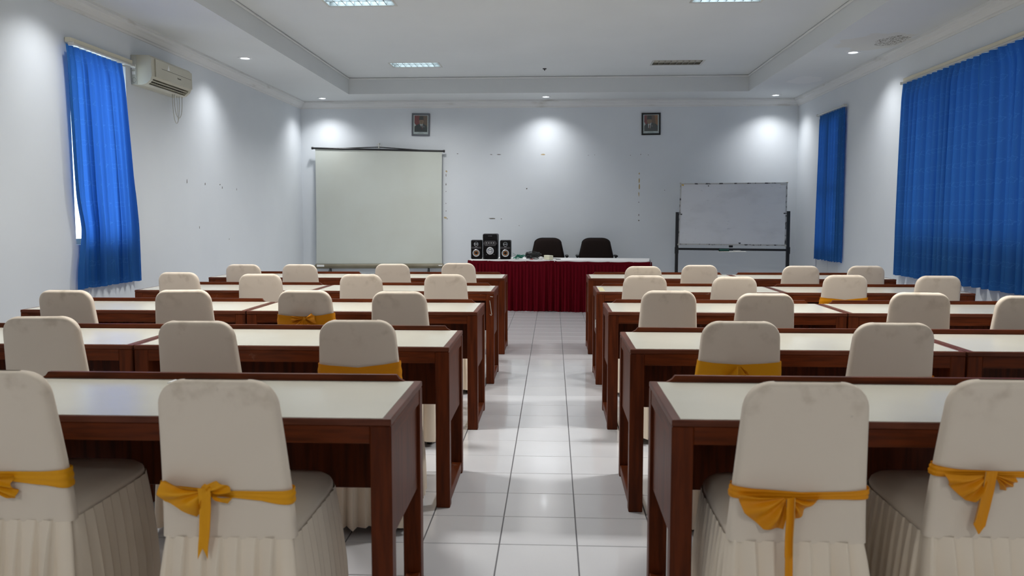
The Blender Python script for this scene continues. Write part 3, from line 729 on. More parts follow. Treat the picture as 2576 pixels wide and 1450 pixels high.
# (row, side, order from the aisle, left px, right px, top px, turn in degrees)
CH = [(5,'L',4,568,654,665,0),(5,'L',3,709,797,665,1),(5,'L',2,943,1030,664,0),(5,'L',1,1109,1197,662,0),
      (4,'L',4,396,500,685,-1),(4,'L',3,599,706,689,6),(4,'L',2,854,960,690,1),(4,'L',1,1065,1175,690,0),
      (3,'L',4,83,243,730,0),(3,'L',3,408,554,729,9),(3,'L',2,693,838,730,-1),(3,'L',1,932,1075,733,0),
      (2,'L',3,17,229,796,6),(2,'L',2,387,596,807,0),(2,'L',1,795,1000,805,1),
      (1,'L',2,-190,145,932,0),(1,'L',1,372,716,955,0),
      (5,'R',1,1573,1664,670,0),(5,'R',2,1713,1808,667,0),(5,'R',3,1968,2064,669,-1),(5,'R',4,2133,2227,669,0),
      (4,'R',1,1566,1680,693,0),(4,'R',2,1789,1908,696,1),(4,'R',3,2068,2188,692,0),(4,'R',4,2305,2420,694,0),
      (3,'R',1,1609,1757,731,0),(3,'R',2,1850,2003,738,0),(3,'R',3,2228,2383,736,-8),(3,'R',4,2505,2665,744,0),
      (2,'R',1,1760,1970,808,0),(2,'R',2,2140,2362,812,0),
      (1,'R',1,1850,2190,961,0),(1,'R',2,2375,2720,956,0)]
ORD = {1: 'nearest the aisle', 2: 'second from the aisle', 3: 'third from the aisle', 4: 'nearest the wall'}
SASHED = {(3,'L',2): 'cream chair with small gold bow, third row from head table, air-conditioner side',
          (2,'L',1): 'cream chair with plain gold band, aisle chair of fourth row, air-conditioner side',
          (1,'L',2): 'cream chair with gold knot, cut by the picture edge, last row, air-conditioner side',
          (1,'L',1): 'cream chair with crumpled gold knot and forked tail, last row, air-conditioner side',
          (4,'R',3): 'cream chair with plain gold band, second row from head table, whiteboard side',
          (3,'R',2): 'cream chair with a sliver of gold band, second from aisle, third row, whiteboard side',
          (2,'R',1): 'cream chair with broad gold band and folded bow, aisle chair of fourth row, whiteboard side',
          (2,'R',2): 'cream chair with gold band barely showing, fourth row from head table, whiteboard side',
          (1,'R',1): 'cream chair with wide gold bow and long tail, aisle chair of last row, whiteboard side',
          (1,'R',2): 'cream chair with gold bow and pointed tail, second of last row, whiteboard side'}
CHAIR = {}
NUDGE = {(1,'R',1): .012, (2,'L',3): -.045, (3,'R',3): .03, (3,'L',3): -.06}
for r, s, k, a, b, top, turn in CH:
    x, y = project_back((a+b)/2, top, HC)
    x += NUDGE.get((r,s,k), 0)
    loc = (x, y + .070 - .028, 0)
    nm = ORD[k] if not (r == 2 and s == 'L' and k == 3) else 'third from the aisle'
    lab = SASHED.get((r,s,k)) or 'cream chair without sash, %s, %s row from head table, %s side' % (nm, NTH[r], 'air-conditioner' if s == 'L' else 'whiteboard')
    if not chair_used:
        chair0.location = loc; chair0.rotation_euler = (0,0,math.radians(turn)); chair0['label'] = lab; chair0['group'] = 'cream covered banquet chairs'; chair_used = True; o = chair0
    else: o = copy_tree(chair0, loc, math.radians(turn), lab, 'cream covered banquet chairs')
    CHAIR[r,s,k] = o

def yrear(z): return lean(z) + .028 - .028
def sash_band(ch, prof, m='sash', rows=6, fold=.0025):
    """prof: list of (x, ztop, zbottom) along the rear face, left to right; the band closes round the front"""
    xs = [p[0] for p in prof]
    def at(x):
        if x <= xs[0]: return prof[0][1], prof[0][2]
        for i in range(len(xs)-1):
            if x <= xs[i+1]:
                f = (x-xs[i])/(xs[i+1]-xs[i]); f = f*f*(3-2*f)
                return tuple(prof[i][j]*(1-f) + prof[i+1][j]*f for j in (1,2))
        return prof[-1][1], prof[-1][2]
    b = MB()
    def fn(u, v):
        x, y, _ = cross((prof[0][1]+prof[0][2])/2, u)
        zt, zb = at(x); z = zt + (zb-zt)*v
        g = .004 + fold*abs(math.sin(v*PI*2.5 + x*6)) + .0015*math.sin(x*40+v*3)
        return cross(z, u, g)
    b.grid(fn, 88, rows*2, close_u=True)
    return b.build('sash', M[m], ch, smooth=True)
def fan(parent, knot, outer, name='bow_loop', m='sash', folds=5, depth=.012, base=.007, seed=0):
    """gathered cloth from the knot (x,z) out to an outer polyline; folds fan out from the knot"""
    r = random.Random(seed); n = len(outer); b = MB(); ph = r.uniform(0, 6)
    def edge(u):
        s = u*(n-1); i = min(int(s), n-2); f = s-i
        return outer[i][0]*(1-f)+outer[i+1][0]*f, outer[i][1]*(1-f)+outer[i+1][1]*f
    def pt(u, v, back):
        ex, ez = edge(u); w = .10 + .90*v
        kx, kz = knot[0] + (ex-knot[0])*.04, knot[1] + (ez-knot[1])*.06
        x = kx + (ex-kx)*v; z = kz + (ez-kz)*v
        d = depth*(.75 + .75*math.sin(2*PI*folds*u + ph + .6*math.sin(4*u+ph)))*min(1, v*1.8)*(1-.30*v) + .010*math.sin(PI*v)
        return (x, yrear(z) - base - .010*(1-v) - d - (0.0 if back else .0016), z)
    nu, nv = folds*10, 12
    b.grid(lambda u, v: pt(u, v, False), nu, nv); b.grid(lambda u, v: pt(1-u, v, True), nu, nv)
    return b.build(name, M[m], parent, smooth=True)
def strip(parent, pts, half, name='tail', m='sash', off=.012, end='cut', thick=.0018):
    """hanging ribbon along (x,z) points; half = half width per point"""
    b = MB(); n = len(pts)
    def fn(u, v, k):
        s = v*(n-1); i = min(int(s), n-2); f = s-i
        x = pts[i][0]*(1-f)+pts[i+1][0]*f; z = pts[i][1]*(1-f)+pts[i+1][1]*f
        h = half[i]*(1-f)+half[i+1]*f if isinstance(half, (list,tuple)) else half
        if end == 'fork' and v > .86: z += -.030*(v-.86)/.14*(abs(u-.5)*2) + .012*(v-.86)/.14
        if end == 'point' and v > .80: z += -.030*(v-.80)/.20*(1-abs(u-.55)*2)
        return (x + (u-.5)*2*h, yrear(z) - off - .003*math.sin(u*PI*1.5+1) - k*thick, z)
    b.grid(lambda u, v: fn(u, v, 1), 8, 24); b.grid(lambda u, v: fn(1-u, v, 0), 8, 24)
    return b.build(name, M[m], parent, smooth=True)
def knot(parent, x, z, w=.016, h=.020, m='sash'):
    b = MB(); b.grid(lambda u, v: (x + w*math.sin(PI*v)*math.cos(2*PI*u), yrear(z) - .012 - .012*math.sin(PI*v)*math.sin(2*PI*u), z + h*math.cos(PI*v) + .002*math.sin(12*u)), 16, 8, close_u=True)
    return b.build('knot', M[m], parent, smooth=True)
c = CHAIR[1,'R',1]
s = sash_band(c, [(-.19,.650,.614),(-.10,.644,.614),(-.042,.635,.614),(.10,.639,.617),(.19,.646,.615)])
fan(s, (-0.045,0.625), [(-0.178,0.635),(-0.168,0.610),(-0.156,0.580),(-0.125,0.552),(-0.102,0.532),(-0.072,0.531),(-0.047,0.532)], folds=3, depth=.017, seed=1)
fan(s, (-0.037,0.625), [(0.055,0.625),(0.038,0.610),(0.013,0.597),(0.005,0.580),(-0.007,0.563),(-0.023,0.554)], folds=3, depth=.014, seed=4)
strip(s, [(-0.041,0.635),(-0.040,0.580),(-0.040,0.520),(-0.039,0.465)], [.0115,.0115,.0115,.0115], off=.050)
strip(s, [(-0.038,0.500),(-0.037,0.450),(-0.036,0.390),(-0.036,0.350)], .0110, off=.046)
strip(s, [(-0.032,0.635),(-0.030,0.580),(-0.030,0.520),(-0.029,0.465)], .0012, name='seam_stitching', m='stitch', off=.0535)
c = CHAIR[1,'R',2]
s = sash_band(c, [(-.19,.700,.668),(-.10,.692,.670),(-.04,.688,.672),(.06,.688,.670),(.19,.694,.668)])
fan(s, (-.050,.682), [(-.165,.680),(-.152,.650),(-.125,.622),(-.098,.602),(-.075,.603),(-.060,.603)], folds=3, depth=.017, seed=2)
fan(s, (-.036,.682), [(.030,.672),(.026,.655),(.006,.640),(-.010,.634)], folds=3, depth=.013, seed=6)
strip(s, [(-.048,.694),(-.050,.64),(-.056,.58),(-.062,.535)], .0175, off=.024, end='point')
strip(s, [(-.064,.694),(-.066,.64),(-.072,.58),(-.077,.545)], .0012, name='seam_stitching', m='stitch', off=.0275)
c = CHAIR[1,'L',1]
s = sash_band(c, [(-.19,.648,.610),(-.12,.642,.608),(-.04,.630,.610),(.03,.628,.612),(.19,.630,.586)], m='sash_pale')
fan(s, (-.046,.630), [(-.150,.664),(-.172,.652),(-.178,.622),(-.166,.596),(-.122,.582),(-.078,.552),(-.060,.572)], folds=3, depth=.018, seed=3, m='sash_pale')
fan(s, (-.034,.630), [(-.036,.652),(-.012,.660),(.016,.650),(.028,.630)], folds=2, depth=.015, seed=8, m='sash_pale')
fan(s, (-.030,.620), [(.030,.612),(.012,.592),(-.004,.604)], folds=1, depth=.008, seed=9, m='sash_pale')
strip(s, [(-.040,.645),(-.043,.58),(-.052,.50),(-.058,.455)], [.017,.015,.014,.013], off=.030, end='fork', m='sash_pale')
knot(s, -.046, .628, m='sash_pale')
c = CHAIR[1,'L',2]
s = sash_band(c, [(-.19,.642,.600),(-.06,.641,.613),(.04,.643,.616),(.11,.643,.602),(.19,.648,.588)], m='sash_pale')
fan(s, (-.030,.627), [(.044,.634),(.030,.608),(.048,.590),(.046,.572),(.032,.560),(.004,.570)], folds=3, depth=.016, seed=12, m='sash_pale')
fan(s, (-.030,.627), [(-.12,.640),(-.13,.61),(-.11,.575),(-.07,.56)], folds=3, depth=.014, seed=13, m='sash_pale')
knot(s, -.034, .627, m='sash_pale')
c = CHAIR[3,'L',2]
s = sash_band(c, [(-.19,.795,.68),(-.06,.785,.68),(.0,.783,.68),(.08,.790,.68),(.19,.806,.69)])
fan(s, (-.005,.772), [(-.075,.790),(-.085,.770),(-.075,.752)], folds=2, depth=.010, seed=14)
fan(s, (.010,.772), [(.045,.806),(.062,.790),(.066,.765),(.070,.740)], folds=2, depth=.010, seed=15)
fan(s, (0,.770), [(-.085,.735),(-.05,.715),(-.01,.712),(.03,.712),(.06,.725)], folds=6, depth=.010, seed=16)
knot(s, 0, .768, w=.014, h=.012)
c = CHAIR[2,'R',1]
s = sash_band(c, [(-.19,.772,.665),(-.08,.762,.665),(-.01,.757,.665),(.08,.762,.665),(.19,.770,.665)], fold=.0008, m='sash_pale')
fan(s, (-.012,.756), [(-.078,.700),(-.055,.693),(-.030,.690),(-.010,.705)], folds=1, depth=.022, seed=17, m='sash_pale')
fan(s, (-.004,.754), [(.030,.728),(.040,.705),(.036,.690)], folds=1, depth=.022, seed=18, m='sash_pale')
c = CHAIR[2,'L',1]
s = sash_band(c, [(-.19,.752,.66),(-.09,.744,.66),(-.02,.735,.66),(.08,.748,.66),(.19,.762,.66)])
c = CHAIR[4,'R',3]
s = sash_band(c, [(-.19,.770,.68),(-.10,.763,.68),(.0,.752,.68),(.10,.763,.68),(.19,.772,.68)])
c = CHAIR[3,'R',2]
s = sash_band(c, [(-.19,.716,.64),(.0,.712,.64),(.19,.722,.64)])
c = CHAIR[2,'R',2]
s = sash_band(c, [(-.19,.690,.62),(.0,.690,.62),(.08,.697,.62),(.19,.715,.64)])

# ------------------------------------------------------------------ head tables, cloth, skirt
A0 = Vector((-1.262, 12.455, 0)); ANG = -math.atan2(.33, 2.65); HT = .757
def TP(u, v, z=0):
    return (A0.x + u*math.cos(ANG) - v*math.sin(ANG), A0.y + u*math.sin(ANG) + v*math.cos(ANG), z)
for k, lb in enumerate(('skirted head table carrying the loudspeakers', 'skirted head table in front of the second brown chair')):
    t = thing('folding_table', lb, 'table', TP(.672 + 1.335*k, .40), ANG, 'head tables under the white cloth')
    b = MB(); b.cbox(-.655, .655, -.385, .385, HT-.030, HT, .004); b.build('tabletop', M['door_paint'], t)
    for sx in (-.58, .58):
        for sy in (-.32, .10):
            b = MB(); b.tube([(sx, sy, 0), (sx, sy, HT-.03)], .014, 10); b.build('leg', M['chrome'], t, smooth=True, angle=40)
b = MB(); Lc, Dc = 2.674, .80
b.grid(lambda u, v: TP(u*Lc, v*Dc, HT + .0035 + .0015*math.sin(u*9)*math.sin(v*7)), 40, 8)
def clothdrop(u, v):
    P = [(0,Dc),(0,0),(Lc,0),(Lc,Dc)]; seg = [Dc, Lc, Dc]; s = u*sum(seg); i = 0
    while i < 2 and s > seg[i]: s -= seg[i]; i += 1
    f = s/seg[i]; x = P[i][0]+(P[i+1][0]-P[i][0])*f; y = P[i][1]+(P[i+1][1]-P[i][1])*f
    o = .004; x += (-o if i == 0 else o if i == 2 else 0)*min(1,v*3); y += (-o if i == 1 else 0)*min(1,v*3)
    return TP(x, y, HT + .004 - .060*v)
b.grid(clothdrop, 120, 3)
tag(b.build('tablecloth', M['cloth_white'], smooth=True, angle=50), 'white cloth spread over both head tables', 'tablecloth')
t = thing('table_skirt', 'maroon pleated skirt hung round the head tables', 'table skirt', A0, ANG)
per = [(0-.012, Dc-.02), (-.012, -.012), (Lc+.012, -.012), (Lc+.012, Dc-.02)]
def along(s, out):
    seg = [Dc, Lc, Dc]; tot = sum(seg); s *= tot; i = 0
    while i < 2 and s > seg[i]: s -= seg[i]; i += 1
    f = s/seg[i]; x = per[i][0]+(per[i+1][0]-per[i][0])*f; y = per[i][1]+(per[i+1][1]-per[i][1])*f
    n = [(-1,0),(0,-1),(1,0)][i]
    return x + n[0]*out, y + n[1]*out, i, f
def sag(i, f):
    if i != 1: return -.004
    k = f*2; kk = k % 1; base = -.002 if f < .5 else -.004
    pins = abs(math.sin(PI*f*9)); return base - .006*pins - .012*math.sin(PI*kk)*(1 if f < .47 else .7) * .6 + (.006 if abs(f-.48) < .02 else 0)
b = MB()
def band(u, v):
    x, y, i, f = along(u, .002 + .004*v); return (x, y, HT - .004 + sag(i, f) - .048*v)
b.grid(band, 260, 3); b.build('skirt_heading', M['maroon'], t, smooth=True, label='flat maroon heading band')
rk = random.Random(21); NPk = 84; ak = [rk.uniform(.5,1.4) for _ in range(NPk+1)]; pk = [rk.uniform(-.25,.25) for _ in range(NPk+1)]
def drape(u, v):
    k = u*NPk; i0 = int(min(k, NPk-1e-6)); p = k - i0; A = ak[i0]
    p2 = (p + pk[i0]*v*.5*math.sin(PI*p))
    saw = (p2/.68 if p2 < .68 else (1-p2)/.32); big = math.sin(2*PI*u*36 + 1.8*math.sin(u*40))
    out = .014 + (.016 + .020*v)*A*(saw**.8 - .3) + .030*big*v**1.1 + .022*v
    x, y, i, f = along(u, out); return (x, y, HT - .048 + sag(i, f) + (0.012 + .004*big*v - (HT-.048+.0))*v + .02*0)
b = MB(); b.grid(drape, NPk*14, 16); b.build('pleated_drape', M['maroon'], t, smooth=True)
for u in (.055, .30, .62, .87, 1.30, 2.12, 2.45):
    q = MB(); q.cbox(u*1.0-.006, u+.006, -.019, -.0125, HT-.018, HT-.004, .001); q.build('skirt_clip', M['white_plastic'], t)

# ------------------------------------------------------------------ loudspeakers
def cone(parent, x, y, z, r, cone_m, ring_m):
    """woofer seen from the front (-y)"""
    q = MB(); q.lathe([(r,.004),(r,-.004),(r*.93,-.007),(r*.72,-.006),(r*.66,.0)], (x,y,z), 'y', 28); w = q.build('woofer_ring', ring_m, parent, smooth=True, angle=40)
    q = MB(); q.lathe([(r*.68,-.002),(r*.62,-.006),(r*.56,-.002)], (x,y,z), 'y', 28); q.build('rubber_surround', M['black_plastic'], w, smooth=True)
    q = MB(); q.lathe([(r*.58,-.003),(r*.28,.006)], (x,y,z), 'y', 28); q.build('paper_cone', cone_m, w, smooth=True)
    q = MB(); q.lathe([(r*.30,.006),(r*.22,-.002),(r*.001,-.005)], (x,y,z), 'y', 20); q.build('dust_cap', M['black_plastic'], w, smooth=True)
def satellite(u, v, label, flip, zrot):
    w, h, d = .165, .288, .19
    t = thing('bookshelf_speaker', label, 'speaker', TP(u, v, HT + .0055), 0, 'small bookshelf loudspeakers')
    b = MB(); b.cbox(-w/2, w/2, .014, d, 0, h, .012); b.build('cabinet', M['black_plastic'], t, smooth=True, angle=30)
    b = MB(); pr = [(-w/2+.004,.006),(-w/2+.012,.0),(w/2-.012,0),(w/2-.004,.006),(w/2-.002,h-.02),(w/2-.016,h-.004),(-w/2+.016,h-.004),(-w/2+.002,h-.02)]
    b.prism(pr, lambda p: (p[0]*.96,-.004,p[1]*.985+.002), lambda p: (p[0],.016,p[1])); f = b.build('front_baffle', M['black_gloss'], t)
    cone(t, 0, -.006, .092, .055, M['orange'], M['silver'])
    q = MB(); q.lathe([(.032,.003),(.033,-.003),(.029,-.005),(.028,.001)], (.0,-.006,.226), 'y', 28); tw = q.build('tweeter_ring', M['chrome'], t, smooth=True, angle=40)
    q = MB(); q.lathe([(.029,-.001),(.014,-.004),(.001,-.005)], (.0,-.006,.226), 'y', 20); q.build('tweeter_dome', M['black_gloss'], tw, smooth=True)
    q = MB(); q.cbox(-.028,.028,-.012,-.009,.223,.231,.001); q.build('tweeter_bar', M['silver'], tw)
    s = -1 if flip else 1
    q = MB(); pr = [(-s*.074,.157),(s*.060,.157),(s*.077,.172),(s*.060,.187),(-s*.074,.187)]
    q.prism(pr if s > 0 else pr[::-1], lambda p: (p[0],-.0065,p[1]), lambda p: (p[0],-.003,p[1])); bd = q.build('name_band', M['grey_band'], t)
    text_part('brand_mark', 'POLYTRON', .0085, M['silver'], bd, (0, -.0068, .172), (PI/2,0,0), .0003)
satellite(.095, .10, 'small black loudspeaker at the end of the head table', True, 0)
satellite(.545, .085, 'small black loudspeaker between the subwoofer and the green cables', False, 0)
t = thing('subwoofer', 'tall black subwoofer with silver dial between two small loudspeakers', 'speaker', TP(.318, .055, HT + .0055), 0)
w, h, d = .226, .382, .29
b = MB(); b.cbox(-w/2, w/2, .02, d, 0, h, .014); b.build('cabinet', M['black_plastic'], t, smooth=True, angle=30)
pr = [(-w/2+.03,.006),(w/2-.03,.006),(w/2-.004,.13),(w/2-.018,.21),(w/2-.004,.28),(w/2-.003,h-.02),(w/2-.018,h-.004),(-w/2+.018,h-.004),(-w/2+.003,h-.02),(-w/2+.004,.28),(-w/2+.018,.21),(-w/2+.004,.13)]
b = MB(); b.prism(pr, lambda p: (p[0]*.97,-.004,p[1]*.99+.002), lambda p: (p[0],.022,p[1])); b.build('front_baffle', M['black_gloss'], t)
q = MB(); q.lathe([(.055,.004),(.056,-.006),(.050,-.009),(.036,-.007),(.033,-.002)], (0,-.006,.128), 'y', 32); dl = q.build('dial_ring', M['silver'], t, smooth=True, angle=40)
q = MB(); q.lathe([(.030,.0),(.029,-.016),(.025,-.019),(.001,-.019)], (0,-.006,.128), 'y', 28); q.build('volume_knob', M['chrome'], dl, smooth=True, angle=40)
q = MB(); q.prism([(-.075,.200),(.075,.200),(.105,.240),(.075,.278),(-.075,.278),(-.105,.240)], lambda p: (p[0],-.0075,p[1]), lambda p: (p[0],-.003,p[1])); dp = q.build('control_panel', M['grey_band'], t)
for k, x in enumerate((-.056,-.020,.016,.052)):
    q = MB(); q.cbox(x-.004,x+.004,-.0088,-.0070,.240,.253,.0008); q.build('button', M['white_plastic'], dp)
q = MB(); q.cbox(-.060,-.042,-.0088,-.0070,.220,.2225,.0005); q.build('display_slot', M['ac_grey'], dp)
q = MB(); q.cbox(-.030,-.016,-.0088,-.0070,.214,.222,.0005); q.build('usb_socket', M['black_plastic'], dp)
q = MB(); q.cbox(-.008,.036,-.0088,-.0070,.215,.2195,.0005); q.build('card_slot', M['black_plastic'], dp)
text_part('brand_mark', 'POLYTRON', .011, M['silver'], t, (0,-.0048,h-.033), (PI/2,0,0), .0004)
for x in (-.056, .056):
    q = MB(); q.lathe([(.001,-.001),(.004,-.001),(.004,.003)], (x,-.004,.070), 'y', 10); q.build('headphone_socket', M['silver'], t)

# cables, plug, power pieces on the table
def wire(pts, r, n=60):
    P = [Vector(p) for p in pts]; out = []
    for i in range(len(P)-1):
        p0, p1, p2, p3 = P[max(i-1,0)], P[i], P[i+1], P[min(i+2,len(P)-1)]
        for k in range(6):
            t_ = k/6
            out.append(.5*((2*p1)+(-p0+p2)*t_+(2*p0-5*p1+4*p2-p3)*t_*t_+(-p0+3*p1-3*p2+p3)*t_**3))
    out.append(P[-1]); return out
rg = random.Random(9)
b = MB()
for k in range(8):
    pts = [TP(.725+.072*math.sin(a*1.0+k)*rg.uniform(.7,1.1)+.008*k, .11+.07*math.cos(a+k*1.3)*rg.uniform(.7,1.2), HT+.014+.012*k*.5+.018*abs(math.sin(a*2+k))) for a in [i*.62 for i in range(10)]]
    b.tube(wire(pts, .004), .0042, 6)
b.tube(wire([TP(.642,.16,HT+.10),TP(.70,.16,HT+.065),TP(.77,.15,HT+.055),TP(.80,.12,HT+.02)], .003), .0026, 6)
b.tube(wire([TP(.642,.16,HT+.07),TP(.72,.15,HT+.045),TP(.79,.14,HT+.03)], .003), .0026, 6)
tag(b.build('cable_coil', M['green'], smooth=True), 'tangled green cable beside the small loudspeaker', 'cable')
b = MB()
for k in range(9):
    cx, rr, zz = .945+rg.uniform(-.012,.012), .115+rg.uniform(-.03,.015), HT+.016+.0105*k
    pts = [TP(cx+rr*math.cos(a), .17+.075*math.sin(a)+rg.uniform(-.006,.006), zz+.006*math.sin(2*a+k)+max(0,.010*math.sin(a))) for a in [2*PI*i/12 + k for i in range(13)]]
    b.tube(wire(pts, .005), .0048, 6)
b.tube(wire([TP(.83,.20,HT+.05),TP(.87,.20,HT+.105),TP(.95,.18,HT+.125),TP(1.03,.18,HT+.10),TP(1.07,.17,HT+.03)], .004), .0042, 6)
b.tube(wire([TP(1.05,.20,HT+.03),TP(1.11,.26,HT+.012),TP(1.24,.26,HT+.012),TP(1.35,.20,HT+.012),TP(1.365,.13,HT+.012),TP(1.30,.11,HT+.012)], .004), .0042, 6)
tag(b.build('cable_coil', M['black_rubber'], smooth=True), 'thick coil of black cable in front of the first brown chair', 'cable')
t = thing('power_plug', 'white power plug lying beside the black cable coil', 'plug', TP(1.085, .075, HT+.0055), .3)
b = MB(); b.cbox(-.022,.024,-.02,.02,.0,.046,.008); b.build('plug_body', M['white_plastic'], t, smooth=True, angle=30)
for y, z in ((-.008,.022),(.010,.036)):
    q = MB(); q.tube([(-.022,y,z),(-.045,y,z+.002)], .0024, 8); q.build('prong', M['chrome'], t, smooth=True)
t = thing('power_strip', 'beige box-shaped power strip on the head table', 'power strip', TP(1.195, .10, HT+.0055), math.radians(-62))
b = MB(); b.cbox(-.085,.085,-.036,.036,0,.066,.006); b.build('strip_body', M['beige_plastic'], t, smooth=True, angle=30)
for x in (-.06, 0., .06):
    q = MB(); q.lathe([(.017,0),(.017,.0006),(.014,.0008),(.001,.0008)], (x*.85,0,.066), seg=18); q.build('socket', M['ac_grey'], t, smooth=True, angle=40)
t = thing('audio_jack', 'small red audio jack beside the black cable coil', 'plug', TP(.955, .035, HT+.0055), .5)
b = MB(); b.tube([(-.025,0,.007),(.018,0,.008)], .0065, 8); b.build('jack_sleeve', M['red'], t, smooth=True, angle=40)
b = MB(); b.tube([(-.05,.0,.006),(-.025,0,.007)], .003, 8); b.build('jack_tip', M['black_plastic'], t, smooth=True, angle=40)

# ------------------------------------------------------------------ brown office chairs
def office_chair(x, y, label, w):
    t = thing('office_chair', label, 'chair', (x, y, 0), 0, 'brown office chairs behind the head tables')
    def outline(g):
        pts = []; hw0, hw1, z0, z1, R = .215*w, .262*w, .60, 1.055, .13
        for k in range(9): a = PI/2*k/8; pts.append((hw0-R+(R+g)*math.cos(PI/2-a)*1.0 if False else hw0-R+(R+g)*math.sin(a), z1-R*.62+(R*.62+g)*math.cos(a)))
        pts.append((hw1+g, .76)); pts.append((hw1-.02+g, .66)); pts.append((hw1-.07, z0-g))
        return pts + [(-p[0], p[1]) for p in reversed(pts)]
    o1 = outline(0); o2 = outline(.009)
    b = MB(); n = len(o2); yy = lambda z: .24 + .10*(z-.6)
    b.prism(o2, lambda p: (p[0], yy(p[1])+.0, p[1]), lambda p: (p[0], yy(p[1])+.05, p[1])); b.build('back_shell', M['black_plastic'], t, smooth=True, angle=40)
    b = MB()
    rings = [(1.0,.004),(.985,-.012),(.93,-.026),(.80,-.034),(.5,-.038),(.15,-.038)]
    cz = .82
    for i, (s, dy) in enumerate(rings):
        for p in o1: b.v.append((p[0]*s, yy(cz+(p[1]-cz)*s)+dy, cz+(p[1]-cz)*s))
    n = len(o1)
    for i in range(len(rings)-1):
        for k in range(n): b.f.append((i*n+k, i*n+(k+1)%n, (i+1)*n+(k+1)%n, (i+1)*n+k)); b.m.append(0)
    b.f.append(tuple((len(rings)-1)*n+k for k in range(n))); b.m.append(0)
    b.build('backrest', M['brown_fabric'], t, smooth=True, angle=60)
    b = MB(); b.cbox(-.235,.235,-.26,.21,.43,.51,.035); b.build('seat', M['brown_fabric'], t, smooth=True, angle=30)
    for s in (-1, 1):
        a = MB(); a.cbox(s*.305-.028, s*.305+.028, -.03, .26, .765, .795, .012); ar = a.build('armrest', M['black_plastic'], t, smooth=True, angle=30)
        a = MB(); a.tube([(s*.305,.10,.768),(s*.305,.10,.50),(s*.22,.08,.455)], .016, 8); a.build('arm_support', M['black_plastic'], ar, smooth=True, angle=50)
    b = MB(); b.tube([(0,.20,.46),(0,.29,.47),(0,.31,.68)], .02, 8); b.build('back_strut', M['black_plastic'], t, smooth=True, angle=50)
    b = MB(); b.lathe([(.001,.08),(.035,.08),(.030,.16),(.022,.17),(.022,.43),(.06,.435)], seg=16); b.build('gas_column', M['black_metal'], t, smooth=True, angle=40)
    for k in range(5):
        a = 2*PI*k/5 + .3; c_, s_ = math.cos(a), math.sin(a)
        q = MB(); q.tube([(.02*c_,.02*s_,.105),(.25*c_,.25*s_,.072)], [.022,.014], 8); lg = q.build('base_leg', M['black_plastic'], t, smooth=True, angle=50)
        q = MB(); q.lathe([(.001,-.018),(.026,-.018),(.028,-.012),(.028,.012),(.026,.018),(.001,.018)], (.25*c_,.25*s_,.0282), 'x', 14); q.build('caster', M['black_rubber'], lg, smooth=True, angle=40)
x0 = W(1378, 620, 13.42)[0]; x1 = W(1500, 620, 13.42)[0]
office_chair(x0, 13.20, 'dark brown office chair behind the cables and power strip', 1.0)
office_chair(x1, 13.21, 'dark brown office chair behind the empty half of the head table', 1.04)

# ------------------------------------------------------------------ projection screen
t = thing('projection_screen', 'pull-up projection screen with black top bar beside the head table', 'projection screen', (-2.88, 13.70, .58))
o_ = Vector((-2.88, 13.70, .58))
def L_(px, py, y=13.70): x, z = W(px, py, y); return (x - o_.x, y - o_.y, z - o_.z)
tl, tr, bl, br = L_(793,375), L_(1112,381), L_(796,664), L_(1112,664)
b = MB()
def sheet(u, v):
    p = [tl[i]*(1-u)*(1-v)+tr[i]*u*(1-v)+bl[i]*(1-u)*v+br[i]*u*v for i in range(3)]
    return (p[0]+.006*math.sin(PI*v)*(1 if u < .5 else -1)*(abs(u-.5)*2)**3, p[1] + .004*math.sin(PI*u)*math.sin(PI*v) - .001, p[2])
b.grid(sheet, 16, 16); b.grid(lambda u, v: tuple(Vector(sheet(1-u, v)) + Vector((0,.0015,0))), 16, 16)
b.build('screen_cloth', M['screen'], t, smooth=True)
a, c = L_(786,373), L_(1117,380.5)
b = MB(); b.tube([a, c], .016, 12); tb = b.build('top_bar', M['black_metal'], t, smooth=True, angle=40)
for p in (a, c):
    q = MB(); q.tube([(p[0]-.014,p[1],p[2]),(p[0]+.014,p[1],p[2])], .021, 12); q.build('bar_end_cap', M['black_rubber'], tb, smooth=True, angle=40)
b = MB(); m1, m2 = L_(848,373.5), L_(1058,378); apex = L_(953,370.5)
b.tube([m1, apex], .008, 8); b.tube([apex, m2], .008, 8); b.build('hanger_arm', M['black_metal'], t, smooth=True, angle=60)
h0 = L_(953,361); h1 = L_(953,377)
b = MB(); b.tube([h0, h1], .010, 8); b.tube([(h0[0]+.045*math.sin(k*.35)*1.0, h0[1], h0[2]-.045+.03*math.cos(k*.35)) for k in range(19)], .0035, 6); b.build('hanging_hook', M['alu'], t, smooth=True)
b = MB(); b.tube([(h0[0],h0[1],h0[2]),(h0[0],YB-o_.y-.001,h0[2]+.006)], .007, 8); b.build('wall_hook', M['alu'], t, smooth=True, angle=40)
c0, c1 = L_(794,670.5), L_(1116,669.5)
b = MB(); b.tube([c0, c1], .040, 16); cs = b.build('screen_case', M['khaki'], t, smooth=True, angle=40)
q = MB(); lx = L_(799,668)[0]; q.cbox(lx, lx+.122, -.046, -.039, c0[2]-.004, c0[2]+.030, .001); q.build('case_label', M['paper'], cs, label='white label sticker')
q = MB(); lx = L_(1104,665)[0]; q.cbox(lx, lx+.062, -.044, -.037, c0[2]+.016, c0[2]+.030, .001); q.build('case_label', M['paper'], cs)
q = MB(); q.tube([(c0[0]-.05,0,c0[2]+.03),(c0[0]-.01,0,c0[2]-.01)], .012, 8); q.build('catch', M['alu'], cs, smooth=True, angle=40)
